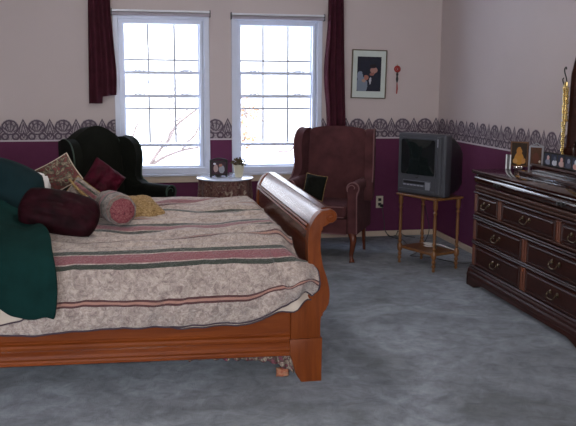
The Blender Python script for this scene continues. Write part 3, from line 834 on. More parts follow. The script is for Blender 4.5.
# ------------------------------------------------------------------ wing chairs
def wing_chair(label, loc, rz, mat, pipe, camel=0.0, hgt=1.12, wing_h=1.09, wid=0.66, backw=0.30, leg='legwood', legs=True, drop=0.05):
    t = thing('wing_chair', label, 'armchair', loc, rz)
    hw = wid / 2
    # back: outline front view, slab leaning back
    n = 24; top = []
    for i in range(n + 1):
        a = -1 + 2 * i / n
        z = wing_h + (hgt - wing_h) * (max(0.0, cos(a * pi / 2)) ** (1.0 if camel else 0.8)) + camel * (cos(a * pi) * 0.5 + 0.5) * 0.5
        z -= drop * abs(a) ** 8
        top.append((a * backw, z))
    out = [(-backw * 0.93, 0.30)] + top + [(backw * 0.93, 0.30)]
    bm = prism(B(), out, 0.0, 0.13, 'Y', 0.035, 4)
    lean = Matrix.Translation((0, 0.19, 0.30)) @ Matrix.Rotation(rad(-7), 4, 'X') @ Matrix.Translation((0, 0, -0.30))
    bm.transform(lean); obj('backrest', bm, mat, t, angle=50)
    # piping along the top of the back
    bm = B(); tube(bm, [lean @ Vector((x, 0.012, z - 0.010)) for x, z in top], 0.006, 6); obj('back_piping', bm, pipe, t)
    # wings
    wo = [(0.36, 0.50), (0.385, wing_h - 0.07), (0.36, wing_h - 0.02), (0.30, wing_h + 0.002), (0.23, wing_h - 0.002), (0.165, wing_h - 0.035), (0.125, wing_h - 0.10), (0.115, wing_h - 0.19), (0.13, wing_h - 0.27), (0.125, wing_h - 0.34), (0.08, 0.685), (0.00, 0.62), (0.0, 0.50)]
    wo = [(p.x, p.y) for p in catmull([(a, b, 0) for a, b in wo], 4)]
    for s in (-1, 1):
        bm = prism(B(), wo, -0.04, 0.04, 'X', 0.02, 3)
        bm.transform(Matrix.Translation((s * (backw + 0.012), 0, 0)) @ Matrix.Translation((0, 0.33, 0)) @ Matrix.Rotation(s * rad(9), 4, 'Z') @ Matrix.Translation((0, -0.33, 0)))
        w = obj('wing', bm, mat, t, angle=50)
        bm = B(); Rm = Matrix.Translation((s * (backw + 0.012), 0, 0)) @ Matrix.Translation((0, 0.33, 0)) @ Matrix.Rotation(s * rad(9), 4, 'Z') @ Matrix.Translation((0, -0.33, 0))
        pts = [Rm @ Vector((s * 0.034, y - 0.002, z)) for y, z in wo[4:-6]]
        tube(bm, pts, 0.006, 6); obj('wing_piping', bm, pipe, w)
        # rolled arm
        c = s * (hw - 0.055)
        pr = [(c - s * 0.045, 0.245), (c - s * 0.045, 0.58)] + [(c + s * 0.002 + s * (-0.058) * cos(a) * 0.9, 0.632 + 0.052 * sin(a)) for a in [(-0.55 + (pi + 0.55 + 0.75) * i / 14) for i in range(15)]] + [(c + s * 0.035, 0.56), (c + s * 0.040, 0.245)]
        bm = prism(B(), pr, -0.27, 0.30, 'Y', 0.012, 3)
        ar = obj('arm', bm, mat, t, angle=50)
        sp = [(c + s * 0.002 + (0.012 + 0.0065 * k) * cos(k * 0.6) * s, -0.275, 0.632 + (0.012 + 0.0065 * k) * sin(k * 0.6)) for k in range(7)]
        edge = [(x, -0.272, z) for x, z in pr[2:]]
        bm = B(); tube(bm, edge, 0.0055, 6); tube(bm, sp, 0.004, 6); obj('arm_piping', bm, pipe, ar)
    # seat rail and cushion
    obj('seat_base', bx(-hw + 0.10, hw - 0.10, -0.275, 0.26, 0.235, 0.375), mat, t, bevel=0.02)
    obj('seat_cushion', bx(-hw + 0.105, hw - 0.105, -0.295, 0.20, 0.378, 0.485), mat, t, bevel=0.035)
    bm = B()
    for z in (0.388, 0.475): tube(bm, [(-hw + 0.125, -0.293, z), (hw - 0.125, -0.293, z)], 0.005, 6)
    tube(bm, [(-hw + 0.10, -0.278, 0.243), (hw - 0.10, -0.278, 0.243)], 0.005, 6)
    obj('seat_piping', bm, pipe, t)
    if legs:
        for s in (-1, 1):
            x = s * (hw - 0.065)
            path = [(x, -0.235, 0.25), (x + s * 0.018, -0.255, 0.20), (x + s * 0.012, -0.25, 0.13), (x, -0.238, 0.06), (x + s * 0.008, -0.25, 0.022), (x + s * 0.012, -0.258, 0.0)]
            bm = tube(B(), catmull(path, 4), [0.036 - 0.0 * i for i in range(1)] + [0.036 + (0.016 - 0.036) * min(1, i / 13) + (0.012 * max(0, (i - 14) / 6)) for i in range(1, 21)], 10)
            obj('leg', bm, leg, t)
            path = [(x * 0.97, 0.27, 0.25), (x * 0.97, 0.285, 0.12), (x * 0.97, 0.315, 0.0)]
            bm = tube(B(), catmull(path, 4), [0.022 - 0.0008 * i for i in range(9)], 4); obj('leg', bm, leg, t)
    return t
wing_chair('dusty rose velvet wing chair in front of the right window', (1.652, 6.60, 0), rad(-28.9), 'pinkch', 'pinkpipe', 0.0, 1.128, 1.096, 0.66, 0.283, drop=0.018)
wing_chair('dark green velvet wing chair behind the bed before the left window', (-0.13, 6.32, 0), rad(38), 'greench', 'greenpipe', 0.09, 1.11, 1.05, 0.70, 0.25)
# small dark pillow on the rose chair
pillow('throw_pillow', 'dark green square pillow with gold fringe on the rose wing chair', 'pillow', 0.19, 0.215, 0.08, (1.50, 6.50, 0.618), rad(-14), rad(8), rad(-30), 'greench', 71, 'goldcl')

# ------------------------------------------------------------------ round table
TX, TY, TZ = 0.785, 7.00, 0.655
t = thing('round_table', 'small round table in floral tapestry skirt between the two windows', 'table', (TX, TY, 0))
bm = B()
def SK(u, v):
    a = u * 2 * pi; z = TZ - 0.008 - (TZ - 0.015) * v
    r = 0.235 + 0.03 * v + (0.006 + 0.022 * v) * sin(a * 14 + 0.6 * sin(a * 3))
    return (r * cos(a), r * sin(a), z)
grid(bm, SK, 180, 16); obj('skirt', bm, 'skirt', t, angle=100)
obj('tabletop', lathe(B(), [(0, -0.010), (0.250, -0.010), (0.258, -0.004), (0.258, 0.002), (0.252, 0.006), (0, 0.006)], 64, TR((0, 0, TZ))), 'tabletop', t)
obj('pedestal', lathe(B(), [(0.16, 0), (0.16, 0.02), (0.03, 0.05), (0.03, TZ - 0.03), (0.15, TZ - 0.012)], 20), 'oak', t)
# frame on table
f = thing('photo_frame', 'small dark metal photo frame with arched top on the round table', 'photo frame', (0.725, 6.96, TZ + 0.007), rad(6))
bm = B(); w, h = 0.072, 0.15
for s in (-1, 1): box(bm, s * w - 0.008, s * w + 0.008, -0.008, 0.008, 0.0, h)
box(bm, -w, w, -0.008, 0.008, 0.015, 0.03); box(bm, -w, w, -0.008, 0.008, h - 0.012, h)
tube(bm, [(-w * 1.1, 0, h), (-w * .5, 0, h + 0.014), (0, 0, h + 0.02), (w * .5, 0, h + 0.014), (w * 1.1, 0, h)], 0.007, 8)
obj('frame', bm, 'blackmetal', f, bevel=0.002)
def pic(name, w, h, y, mat, parent, z0=0.0, th=0.003):
    bm = bx(-w, w, y - th, y, z0, z0 + h); uv = bm.loops.layers.uv.verify()
    for fc in bm.faces:
        for l in fc.loops: l[uv].uv = ((l.vert.co.x + w) / (2 * w), (l.vert.co.z - z0) / h)
    return obj(name, bm, mat, parent, smooth=False)
pic('photograph', w - .006, h - 0.036, -0.001, picture_mat('small_family_photo', (0.05, 0.03, 0.04), [(0.3, 0.45, .16, .3, (0.45, 0.32, 0.30)), (0.7, 0.35, .2, .3, (0.35, 0.37, 0.42)), (0.62, 0.68, .12, .12, (0.4, 0.2, 0.15)), (0.22, 0.8, .1, .08, (0.7, 0.7, 0.75))]), f, 0.03)
obj('easel_back', bx(-0.02, 0.02, 0.008, 0.05, 0.0, 0.09, m=Matrix.Rotation(rad(-8), 4, 'X')), 'blackmetal', f)
# potted plant
p = thing('potted_plant', 'cream pot of dried dark leaves on the round table', 'plant', (0.905, 6.95, TZ + 0.007))
obj('pot', lathe(B(), [(0, 0), (0.032, 0), (0.038, 0.03), (0.048, 0.098), (0.052, 0.10), (0.052, 0.112), (0.046, 0.112), (0.043, 0.095), (0, 0.095)], 28), 'ceramic', p)
bm = B(); rnd = random.Random(5)
for k in range(150):
    a = rnd.uniform(0, 2 * pi); el = rnd.uniform(0.0, 1.3); L = rnd.uniform(0.03, 0.085)
    c = Vector((cos(a) * cos(el) * L * 1.05 + 0.0, sin(a) * cos(el) * L, 0.11 + sin(el) * L * 0.85))
    m = Matrix.Translation(c) @ Matrix.Rotation(a, 4, 'Z') @ Matrix.Rotation(rnd.uniform(-1, 1), 4, 'Y') @ Matrix.Rotation(rnd.uniform(-1, 1), 4, 'X')
    v = [bm.verts.new(m @ Vector(q)) for q in ((-0.014, 0, 0), (0, -0.008, 0.003), (0.016, 0, 0), (0, 0.008, 0.003))]; bm.faces.new(v)
obj('foliage', bm, 'leaf', p, smooth=False)

# ------------------------------------------------------------------ wall decoration
pf = thing('framed_photograph', 'thin brass-framed photograph with pale mat hung on the back wall', 'picture', (2.207, YB - 0.022, 1.355), 0)
pf.rotation_euler = (0, rad(1.0), 0)
w, h = 0.172, 0.458
bm = B(); fw = 0.014
fw = 0.008
box(bm, -w, -w + fw, -0.010, 0.02, 0, h); box(bm, w - fw, w, -0.010, 0.02, 0, h); box(bm, -w + fw, w - fw, -0.010, 0.02, 0, fw); box(bm, -w + fw, w - fw, -0.010, 0.02, h - fw, h)
obj('frame', bm, 'brass', pf, bevel=0.002)
pic('mat_board', w - fw, h - 2 * fw, 0.006, 'mat', pf, fw)
bm = B()
pic('photograph', 0.118, 0.325, 0.001, picture_mat('couple_photograph', (0.012, 0.014, 0.025), [(0.20, 0.16, .24, .24, (0.20, 0.24, 0.30)), (0.12, 0.44, .12, .14, (0.22, 0.26, 0.33)), (0.70, 0.62, .15, .10, (0.42, 0.22, 0.18)), (0.66, 0.73, .14, .06, (0.02, 0.015, 0.02)), (0.38, 0.40, .10, .08, (0.40, 0.16, 0.12)), (0.28, 0.30, .08, .05, (0.45, 0.28, 0.22)), (0.55, 0.30, .04, .10, (0.5, 0.5, 0.55)), (0.62, 0.50, .10, .05, (0.30, 0.12, 0.10))]), pf, 0.068)
ho = thing('wall_hanging', 'small red and gold tasselled charm on the back wall', 'ornament', (2.497, YB - 0.012, 1.40))
bm = B(); tube(bm, [Vector((0.026 * cos(a), 0, 0.235 + 0.026 * sin(a))) for a in [k * pi / 8 for k in range(16)]], 0.008, 8, True)
tube(bm, [Vector((0.012 * cos(a), -0.006, 0.235 + 0.012 * sin(a))) for a in [k * pi / 6 for k in range(12)]], 0.006, 8, True); obj('knot', bm, 'red', ho)
obj('bead', lathe(B(), [(0, 0.10), (0.006, 0.11), (0.013, 0.14), (0.007, 0.165), (0.012, 0.185), (0.004, 0.212), (0, 0.212)], 14), 'blackmetal', ho)
bm = B(); tube(bm, [(0, 0, 0.11), (0.002, 0, 0.05), (-0.002, 0, 0.0)], [0.004, 0.008, 0.006], 8); obj('tassel', bm, 'red', ho)
obj('loop', tube(B(), [(0, 0, 0.26), (0.003, 0.004, 0.275), (0, 0.008, 0.285)], 0.002, 6), 'gold', ho)
oc = thing('wall_outlet', 'ivory wall outlet low on the plum wall beside the rose chair', 'outlet', (2.352, YB - 0.008, 0.285))
obj('plate', bx(-0.036, 0.036, -0.004, 0.006, 0, 0.118), 'ivory', oc, bevel=0.003)
for z in (0.036, 0.082):
    s = obj('socket', bx(-0.016, 0.016, -0.007, -0.003, z - 0.014, z + 0.014), 'black', oc, bevel=0.002)
cd = thing('power_cord', 'thin black cord dropping from the outlet to the floor', 'cord', (2.37, YB - 0.02, 0))
obj('plug', bx(-0.022, 0.008, -0.030, -0.003, 0.298, 0.325), 'black', cd, bevel=0.004)
obj('cable', tube(B(), catmull([(0, -0.02, 0.30), (0.02, -0.03, 0.15), (0.03, -0.04, 0.06), (0.08, -0.08, 0.008), (0.14, -0.25, 0.008), (0.10, -0.5, 0.008)], 8), 0.0035, 6), 'black', cd)
cd = thing('power_cord', 'loop of black cord along the baseboard below the outlet', 'cord', (2.44, YB - 0.03, 0))
obj('cable', tube(B(), catmull([(-0.05, 0, 0.085), (-0.02, -0.01, 0.04), (0.0, -0.04, 0.006), (0.06, -0.06, 0.02), (0.10, -0.02, 0.05), (0.16, -0.05, 0.008), (0.24, -0.12, 0.006)], 8), 0.0035, 6), 'black', cd)

# ------------------------------------------------------------------ tv cart + tv
ct = thing('tv_cart', 'small honey oak stand with turned legs under the television', 'stand', (2.365, 6.045, 0), rad(-68.5))
CWX, CWY = 0.208, 0.124
bm = bx(-CWX - 0.03, CWX + 0.03, -CWY - 0.03, CWY + 0.03, 0.582, 0.600); obj('top', bm, 'oak', ct, bevel=0.005)
bm = bx(-CWX + 0.0, CWX - 0.0, -CWY, CWY, 0.128, 0.150); obj('shelf', bm, 'oak', ct, bevel=0.004)
lg = [(0.008, 0), (0.014, 0.012), (0.008, 0.026), (0.018, 0.045), (0.009, 0.062), (0.018, 0.080), (0.010, 0.098), (0.021, 0.115), (0.021, 0.160), (0.009, 0.175), (0.019, 0.19), (0.009, 0.205), (0.016, 0.225), (0.010, 0.25), (0.0135, 0.30), (0.0135, 0.42), (0.010, 0.46), (0.018, 0.478), (0.009, 0.495), (0.019, 0.515), (0.018, 0.583)]
for sx in (-1, 1):
    for sy in (-1, 1): obj('leg', lathe(B(), lg, 14, TR((sx * CWX, sy * CWY, 0))), 'oak', ct)
tv = thing('television', 'grey tube television with built-in tape player on the oak stand', 'television', (2.255, 5.99, 0.602), rad(-60.0))
TW, TH = 0.242, 0.50
# front shell: lofted rounded box, front at y=0
def rr(w, z0, z1, r, y, n=5):
    pts = []
    for cx, cz, a0 in ((w - r, z1 - r, 0), (-w + r, z1 - r, pi / 2), (-w + r, z0 + r, pi), (w - r, z0 + r, 3 * pi / 2)):
        for k in range(n + 1):
            a = a0 + pi / 2 * k / n; pts.append((cx + r * cos(a), y, cz + r * sin(a)))
    return pts
bm = B()
loft(bm, [rr(TW - 0.012, 0.012, TH - 0.012, 0.012, 0.0), rr(TW, 0.0, TH, 0.018, 0.016), rr(TW, 0, TH, 0.018, 0.085), rr(TW - 0.006, 0.004, TH - 0.006, 0.018, 0.095)])
sh = obj('front_shell', bm, 'tvgrey', tv, angle=35)
bm = B(); loft(bm, [rr(TW - 0.014, 0.012, TH - 0.018, 0.02, 0.094), rr(TW - 0.022, 0.012, TH - 0.03, 0.03, 0.16), rr(TW - 0.07, 0.03, TH - 0.09, 0.04, 0.30), rr(TW - 0.10, 0.05, TH - 0.14, 0.04, 0.37)])
obj('rear_case', bm, 'black', tv, angle=35)
# screen with bezel frame
sx0, sx1, sz0, sz1 = -0.200, 0.150, 0.165, 0.452
bm = B()
def SC(u, v):
    x = sx0 + (sx1 - sx0) * u; z = sz0 + (sz1 - sz0) * v
    a = u * 2 - 1; b = v * 2 - 1
    return (x, -0.001 - 0.012 * (1 - a * a) * (1 - b * b * .6) , z)
grid(bm, SC, 20, 20); obj('screen', bm, 'screen', tv, angle=100)
bm = B()
for a in (0,):
    o_ = rr((sx1 - sx0) / 2 + 0.012, sz0 - 0.012, sz1 + 0.012, 0.02, 0); i_ = rr((sx1 - sx0) / 2, sz0, sz1, 0.018, 0)
    cx = (sx0 + sx1) / 2
    secs = [[(x + cx, 0.002, z) for x, y, z in o_], [(x + cx, -0.007, z) for x, y, z in o_], [(x + cx, -0.006, z) for x, y, z in i_], [(x + cx, 0.002, z) for x, y, z in i_]]
    loft(bm, secs, close_ends=False)
obj('bezel', bm, simple('dark_bezel', (0.05, 0.052, 0.06), 0.35), tv, angle=35)
# right-hand raised pillar
obj('side_pillar', bx(0.168, 0.206, -0.010, 0.004, 0.02, TH - 0.02), 'tvgrey', tv, bevel=0.006)
obj('painted_highlight', bx(0.176, 0.184, -0.013, -0.009, TH - 0.10, TH - 0.035), 'tvsilver', tv, bevel=0.002)  # pale strip painting in the highlight on the pillar
obj('badge', bx(-0.045, -0.005, -0.009, -0.004, 0.140, 0.148), 'silver', tv, bevel=0.001)
obj('tape_slot', bx(-0.175, 0.115, -0.006, 0.002, 0.070, 0.118), simple('slot_grey', (0.12, 0.125, 0.15), 0.3), tv, bevel=0.004)
obj('tape_flap', bx(-0.165, 0.055, -0.009, -0.005, 0.090, 0.112), 'black', tv, bevel=0.001)
for k in range(6): obj('button', bx(-0.165 + k * 0.036, -0.140 + k * 0.036, -0.010, -0.005, 0.074, 0.083), 'tvsilver', tv, bevel=0.002)
obj('control_panel', bx(0.065, 0.110, -0.011, -0.005, 0.050, 0.112), 'tvsilver', tv, bevel=0.003)
obj('lower_lip', bx(-0.21, 0.16, -0.008, 0.002, 0.018, 0.045), 'tvgrey', tv, bevel=0.006)
# things on / behind the cart shelf
cb = thing('cable_coil', 'pale cable coiled on the lower shelf of the oak stand', 'cable', (2.38, 6.03, 0.152), rad(-68))
pts = [(0.055 * cos(k * 0.5) * (1 + .1 * sin(k)), 0.045 * sin(k * 0.5), 0.006 + 0.0015 * k) for k in range(26)]
obj('coil', tube(B(), pts + [(0.09, 0.03, 0.04), (0.10, 0.08, 0.02), (0.19, 0.10, 0.005)], 0.0045, 6), 'cablew', cb)
obj('tie', bx(0.04, 0.065, -0.012, 0.012, 0.0, 0.05), 'black', cb, bevel=0.003)
cc = thing('cable', 'black cable running from behind the stand to the right wall', 'cable', (2.5, 6.4, 0))
obj('lead', tube(B(), catmull([(-0.02, 0.05, 0.45), (0.05, 0.1, 0.2), (-0.05, 0.1, 0.02), (-0.15, 0.0, 0.006), (0.0, -0.1, 0.006), (0.18, -0.35, 0.006), (0.40, -0.45, 0.05)], 8), 0.0035, 6), 'black', cc)

# ------------------------------------------------------------------ dresser
DX0, DX1, DY0, DY1 = 2.465, 2.915, 3.78, 5.40     # front, back, near end, far end
dr = thing('dresser', 'long dark mahogany dresser with brass pulls along the right wall', 'dresser', (2.69, 4.59, 0))
def D(nm, bm, mat, par=None, **k): return obj(nm, bm, mat, par or dr, world=True, **k)
D('body', bx(DX0 + 0.022, DX1, DY0 + 0.015, DY1 - 0.015, 0.10, 0.70), 'mahog', bevel=0.003)
def bar_profile(prf, y0, y1):
    """moulding: profile (x,z) extruded along Y"""
    return prism(B(), prf, y0, y1, 'Y')
# top slab with moulded edge
tp = [(DX1, 0.842), (DX1, 0.874), (DX0 - 0.012, 0.874), (DX0 - 0.022, 0.868), (DX0 - 0.022, 0.858), (DX0 - 0.010, 0.852), (DX0 - 0.012, 0.846), (DX0 + 0.002, 0.842)]
D('top', prism(B(), tp, DY0 - 0.022, DY1 + 0.022, 'Y', 0.004, 2), 'mahogtop', angle=30)
# ogee frieze: convex quarter going inward at bottom
fz = [(DX1, 0.842)] + [(DX0 + 0.012 - 0.020 * sin(k / 10 * pi) - 0.004 * k / 10 * 0, 0.842 - 0.072 * k / 10) for k in range(11)] + [(DX0 + 0.022, 0.765), (DX1, 0.765)]
D('frieze_drawer', prism(B(), fz, DY0 + 0.006, DY1 - 0.006, 'Y'), 'mahogtop', angle=40)
for y in (5.02, 4.18):
    k = D('frieze_pull', lathe(B(), [(0, 0), (0.010, 0.0), (0.006, 0.008), (0.010, 0.018), (0.012, 0.026), (0, 0.030)], 14, TR((DX0 - 0.006, y, 0.805), 0, -pi / 2)), 'blackmetal')
    D('frieze_pull', lathe(B(), [(0, 0), (0.010, 0.0), (0.006, 0.008), (0.010, 0.018), (0.012, 0.026), (0, 0.030)], 14, TR((DX0 - 0.006, y - 0.045, 0.805), 0, -pi / 2)), 'blackmetal')
def rope(y0, y1, z, r=0.010, x=DX0 + 0.006, step=0.020):
    bm = B(); tube(bm, [(x + 0.006, y0, z), (x + 0.006, y1, z)], r * 0.8, 8)
    n = int((y1 - y0) / step)
    for i in range(n):
        y = y0 + (i + 0.5) * (y1 - y0) / n
        m = Matrix.Translation((x, y, z)) @ Matrix.Rotation(rad(42), 4, 'X') @ Matrix.Diagonal((r * 1.0, r * 0.48, r * 1.75, 1))
        bmesh.ops.create_icosphere(bm, subdivisions=1, radius=1.0, matrix=m)
    return bm
D('rope_moulding', rope(DY0 + 0.01, DY1 - 0.01, 0.752, 0.013), 'rope', angle=80)
D('rope_moulding', rope(DY0 + 0.01, DY1 - 0.01, 0.727, 0.009, step=0.016), 'rope', angle=80)
def mould(z, h=0.012, x=DX0, d=0.010):
    return prism(B(), [(x + 0.03, z - h / 2), (x - d + 0.004, z - h / 2), (x - d, z), (x - d + 0.004, z + h / 2), (x + 0.03, z + h / 2)], DY0 + 0.008, DY1 - 0.008, 'Y')
for z in (0.708, 0.532, 0.514, 0.345, 0.330): D('moulding', mould(z), 'mahog', angle=20)
D('rope_moulding', rope(DY0 + 0.01, DY1 - 0.01, 0.553, 0.009, step=0.016), 'rope', angle=80)
# base mouldings
bp = [(DX0 + 0.03, 0.155), (DX0 + 0.002, 0.155), (DX0 - 0.006, 0.147), (DX0 - 0.004, 0.136), (DX0 - 0.014, 0.128), (DX0 - 0.016, 0.116), (DX0 - 0.010, 0.108), (DX0 - 0.022, 0.098), (DX0 - 0.026, 0.080), (DX0 - 0.022, 0.070), (DX0 + 0.03, 0.070)]
D('base_moulding', prism(B(), bp, DY0 - 0.02, DY1 + 0.02, 'Y', 0.0), 'mahog', angle=30)
# end mouldings return along the sides
D('end_moulding', bx(DX0 - 0.02, DX1, DY1, DY1 + 0.022, 0.07, 0.13), 'mahog', bevel=0.006)
# skirt with bracket feet
sk = [(DY0 - 0.02, 0.0), (DY0 + 0.10, 0.0), (DY0 + 0.13, 0.012), (DY0 + 0.15, 0.03), (DY0 + 0.20, 0.035), (DY0 + 0.24, 0.048), (DY1 - 0.24, 0.048), (DY1 - 0.20, 0.035), (DY1 - 0.15, 0.03), (DY1 - 0.13, 0.012), (DY1 - 0.10, 0.0), (DY1 + 0.02, 0.0), (DY1 + 0.02, 0.072), (DY0 - 0.02, 0.072)]
D('skirt', prism(B(), sk, DX0 - 0.024, DX0 + 0.02, 'X', 0.004, 2), 'mahog', angle=35)
for y in (DY0 - 0.02, DY1 - 0.06):
    D('foot', bx(DX1 - 0.09, DX1, y, y + 0.08, 0.0, 0.11), 'mahog', bevel=0.006)
    D('foot', prism(B(), [(DX0 - 0.024, 0), (DX0 + 0.09, 0), (DX0 + 0.11, 0.03), (DX0 + 0.13, 0.072), (DX0 - 0.024, 0.072)], y + (0 if y < 4 else 0.055), y + (0.025 if y < 4 else 0.08), 'Y'), 'mahog', angle=35)
# stiles (lighter, fluted)
def stile(y0, y1, z0, z1):
    bm = bx(DX0 + 0.001, DX0 + 0.03, y0, y1, z0, z1); n = 2
    for i in range(n):
        yy = y0 + (y1 - y0) * (i + 0.5) / n; tube(bm, [(DX0 + 0.001, yy, z0 + 0.008), (DX0 + 0.001, yy, z1 - 0.008)], min(0.008, (y1 - y0) / 5), 8)
    return bm
for y0, y1 in ((DY1 - 0.055, DY1 - 0.012), (DY0 + 0.012, DY0 + 0.055)):
    for z0, z1 in ((0.562, 0.702), (0.352, 0.508), (0.160, 0.324)): D('stile', stile(y0, y1, z0, z1), 'mahogz', angle=35)
for y0, y1 in ((4.955, 5.005), (4.180, 4.230)): D('stile', stile(y0, y1, 0.562, 0.702), 'mahogz', angle=35)
for z0, z1 in ((0.352, 0.508), (0.160, 0.324)): D('stile', stile(4.57, 4.64, z0, z1), 'mahogz', angle=35)
# drawers
def drawer(y0, y1, z0, z1):
    bm = bx(DX0 + 0.004, DX0 + 0.03, y0, y1, z0, z1)
    # raised field
    m = 0.018
    def R(x, i): return [(x, y0 + i, z0 + i), (x, y1 - i, z0 + i), (x, y1 - i, z1 - i), (x, y0 + i, z1 - i)]
    secs = [R(DX0 + 0.004, 0.004), R(DX0 - 0.006, 0.008), R(DX0 - 0.007, 0.014), R(DX0 + 0.0, m), R(DX0 + 0.0, m + 0.004), R(DX0 - 0.004, m + 0.012)]
    loft(bm, secs)
    d = D('drawer', bm, 'mahog', bevel=0.0, angle=20)
    yc, zc = (y0 + y1) / 2, (z0 + z1) / 2 + 0.006
    bm = B()
    for s in (-1, 1):
        lathe(bm, [(0, 0), (0.016, 0), (0.017, 0.003), (0.009, 0.006), (0.005, 0.012), (0.006, 0.020), (0, 0.023)], 14, TR((DX0 - 0.003, yc + s * 0.042, zc), 0, -pi / 2))
    pts = [(DX0 - 0.020, yc + 0.042, zc), (DX0 - 0.028, yc + 0.045, zc - 0.014), (DX0 - 0.030, yc + 0.030, zc - 0.028), (DX0 - 0.030, yc, zc - 0.032), (DX0 - 0.030, yc - 0.030, zc - 0.028), (DX0 - 0.028, yc - 0.045, zc - 0.014), (DX0 - 0.020, yc - 0.042, zc)]
    tube(bm, catmull(pts, 4), 0.0038, 8)
    hd = D('handle', bm, 'brass', d)
    return d
for y0, y1 in ((5.012, 5.340), (4.237, 4.948), (3.840, 4.173)): drawer(y0, y1, 0.566, 0.700)
for z0, z1 in ((0.354, 0.507), (0.163, 0.322)):
    for y0, y1 in ((4.645, 5.340), (3.840, 4.565)): drawer(y0, y1, z0, z1)

# mirror on the dresser with stepped jewel base
TT = 0.875
mi = thing('dresser_mirror', 'dark mahogany framed mirror with stepped base on the dresser', 'mirror', (2.80, 4.4, TT))
def MI(nm, bm, mat, **k): return obj(nm, bm, mat, mi, world=True, **k)
MI('step', bx(2.62, 2.91, 3.86, 5.03, TT, TT + 0.030), 'mahogtop', bevel=0.004)
MI('step_edge', bx(2.612, 2.622, 3.86, 5.03, TT + 0.020, TT + 0.032), 'rope', bevel=0.003)
MI('jewel_box', bx(2.70, 2.91, 3.86, 5.00, TT + 0.030, TT + 0.078), 'mahogtop', bevel=0.004)
MI('step_edge', bx(2.690, 2.702, 3.86, 5.00, TT + 0.068, TT + 0.081), 'rope', bevel=0.003)
mo = [(4.84, TT + 0.078), (4.86, 1.02), (4.845, 1.08), (4.82, 1.11), (4.815, 1.52), (4.80, 1.60), (4.76, 1.70), (4.68, 1.80), (4.56, 1.88), (4.40, 1.92)]
mo = [(p.x, p.y) for p in catmull([(a, b, 0) for a, b in mo], 4)]
full = mo + [(8.80 - a, b) for a, b in reversed(mo[:-1])]
inn = [(4.40 + (a - 4.40) * 0.80, 1.02 + (b - (TT + .078)) * 0.86) for a, b in full]
bm = B(); n = len(full)
loft(bm, [[(2.885, a, b) for a, b in full], [(2.845, a, b) for a, b in full], [(2.835, 4.40 + (a - 4.40) * 0.95, 1.0 + (b - 1.0) * 0.98) for a, b in full], [(2.850, 4.40 + (a - 4.40) * 0.90, 1.0 + (b - 1.0) * 0.96) for a, b in full], [(2.838, 4.40 + (a - 4.40) * 0.86, 1.02 + (b - 1.0) * 0.92) for a, b in full], [(2.860, a, b) for a, b in inn], [(2.885, a, b) for a, b in inn]], close_ends=False)
MI('frame', bm, 'mahog', angle=30)
bm = B(); prism(bm, inn, 2.866, 2.872, 'X'); MI('glass', bm, 'mirror', angle=30)
bm = B(); prism(bm, full, 2.886, 2.896, 'X'); MI('backing', bm, 'mahog', angle=30)

# brass jewellery stand with scroll hooks beside the mirror
js = thing('jewellery_stand', 'tall gold jewellery stand with scroll hooks beside the mirror', 'jewellery stand', (2.79, 4.765, TT + 0.080))
bm = lathe(B(), [(0, 0), (0.035, 0), (0.035, 0.006), (0.012, 0.014), (0.005, 0.03), (0.005, 0.56), (0, 0.56)], 18); obj('stem', bm, 'gold', js)
bm = B()
tube(bm, catmull([(0, 0, 0.55), (0, 0.012, 0.585), (0, 0.035, 0.62), (0, 0.038, 0.645), (0, 0.022, 0.655), (0, 0.016, 0.640)], 5), 0.0045, 8)
tube(bm, catmull([(0, 0, 0.53), (0, 0.025, 0.535), (0, 0.045, 0.555), (0, 0.055, 0.575), (0, 0.043, 0.585)], 5), 0.0042, 8)
obj('hook', bm, 'blackmetal', js)
bm = B(); rnd = random.Random(9)
for s, (x, y, z0, z1) in enumerate([(0.0, 0.026, 0.10, 0.545), (-0.008, 0.012, 0.03, 0.55), (0.008, 0.032, 0.20, 0.55), (0, -0.008, 0.3, 0.53)]):
    k = 0
    z = z1
    while z > z0:
        bmesh.ops.create_icosphere(bm, subdivisions=1, radius=rnd.uniform(0.007, 0.013), matrix=Matrix.Translation((x + rnd.uniform(-.004, .004), y * (1 if z < z1 - .02 else .6) - 0.045 * (z1 - z) + rnd.uniform(-.003, .003), z))); z -= 0.013
obj('bead_strands', bm, 'gold', js)

# items on the dresser top
f = thing('photo_frame', 'dark wood frame with orange picture at the far dresser end', 'photo frame', (2.79, 5.36, TT), rad(-48))
pic('photograph', 0.058, 0.165, -0.004, picture_mat('orange_figure_picture', (0.035, 0.025, 0.018), [(0.5, 0.30, .30, .28, (0.50, 0.24, 0.05)), (0.5, 0.62, .18, .20, (0.45, 0.20, 0.05)), (0.25, 0.18, .16, .12, (0.55, 0.30, 0.10)), (0.8, 0.2, .14, .12, (0.5, 0.24, 0.08))]), f, 0.03)
bm = B(); w = 0.062
for s in (-1, 1): box(bm, s * w - 0.005, s * w + 0.005, -0.008, 0.006, 0.022, 0.205)
box(bm, -w, w, -0.008, 0.006, 0.195, 0.205); box(bm, -w, w, -0.008, 0.006, 0.022, 0.031); box(bm, -w, w, -0.003, 0.004, 0.03, 0.197)
obj('frame', bm, wood('picture_frame_wood', (0.09, 0.035, 0.015), (0.22, 0.10, 0.04), 0.3, 'Z'), f, bevel=0.001)
obj('stand', bx(-0.035, 0.035, -0.022, 0.035, 0.0, 0.022), 'silver', f, bevel=0.004)
f = thing('photo_frame', 'silver photo frame with brown photograph beside the orange picture', 'photo frame', (2.80, 5.13, TT), rad(-50))
pic('photograph', 0.040, 0.125, -0.003, picture_mat('brown_photo', (0.07, 0.035, 0.022), [(0.5, 0.4, .3, .3, (0.13, 0.05, 0.035)), (0.85, 0.2, .1, .07, (0.7, 0.6, 0.5))]), f, 0.055)
bm = B(); w = 0.047
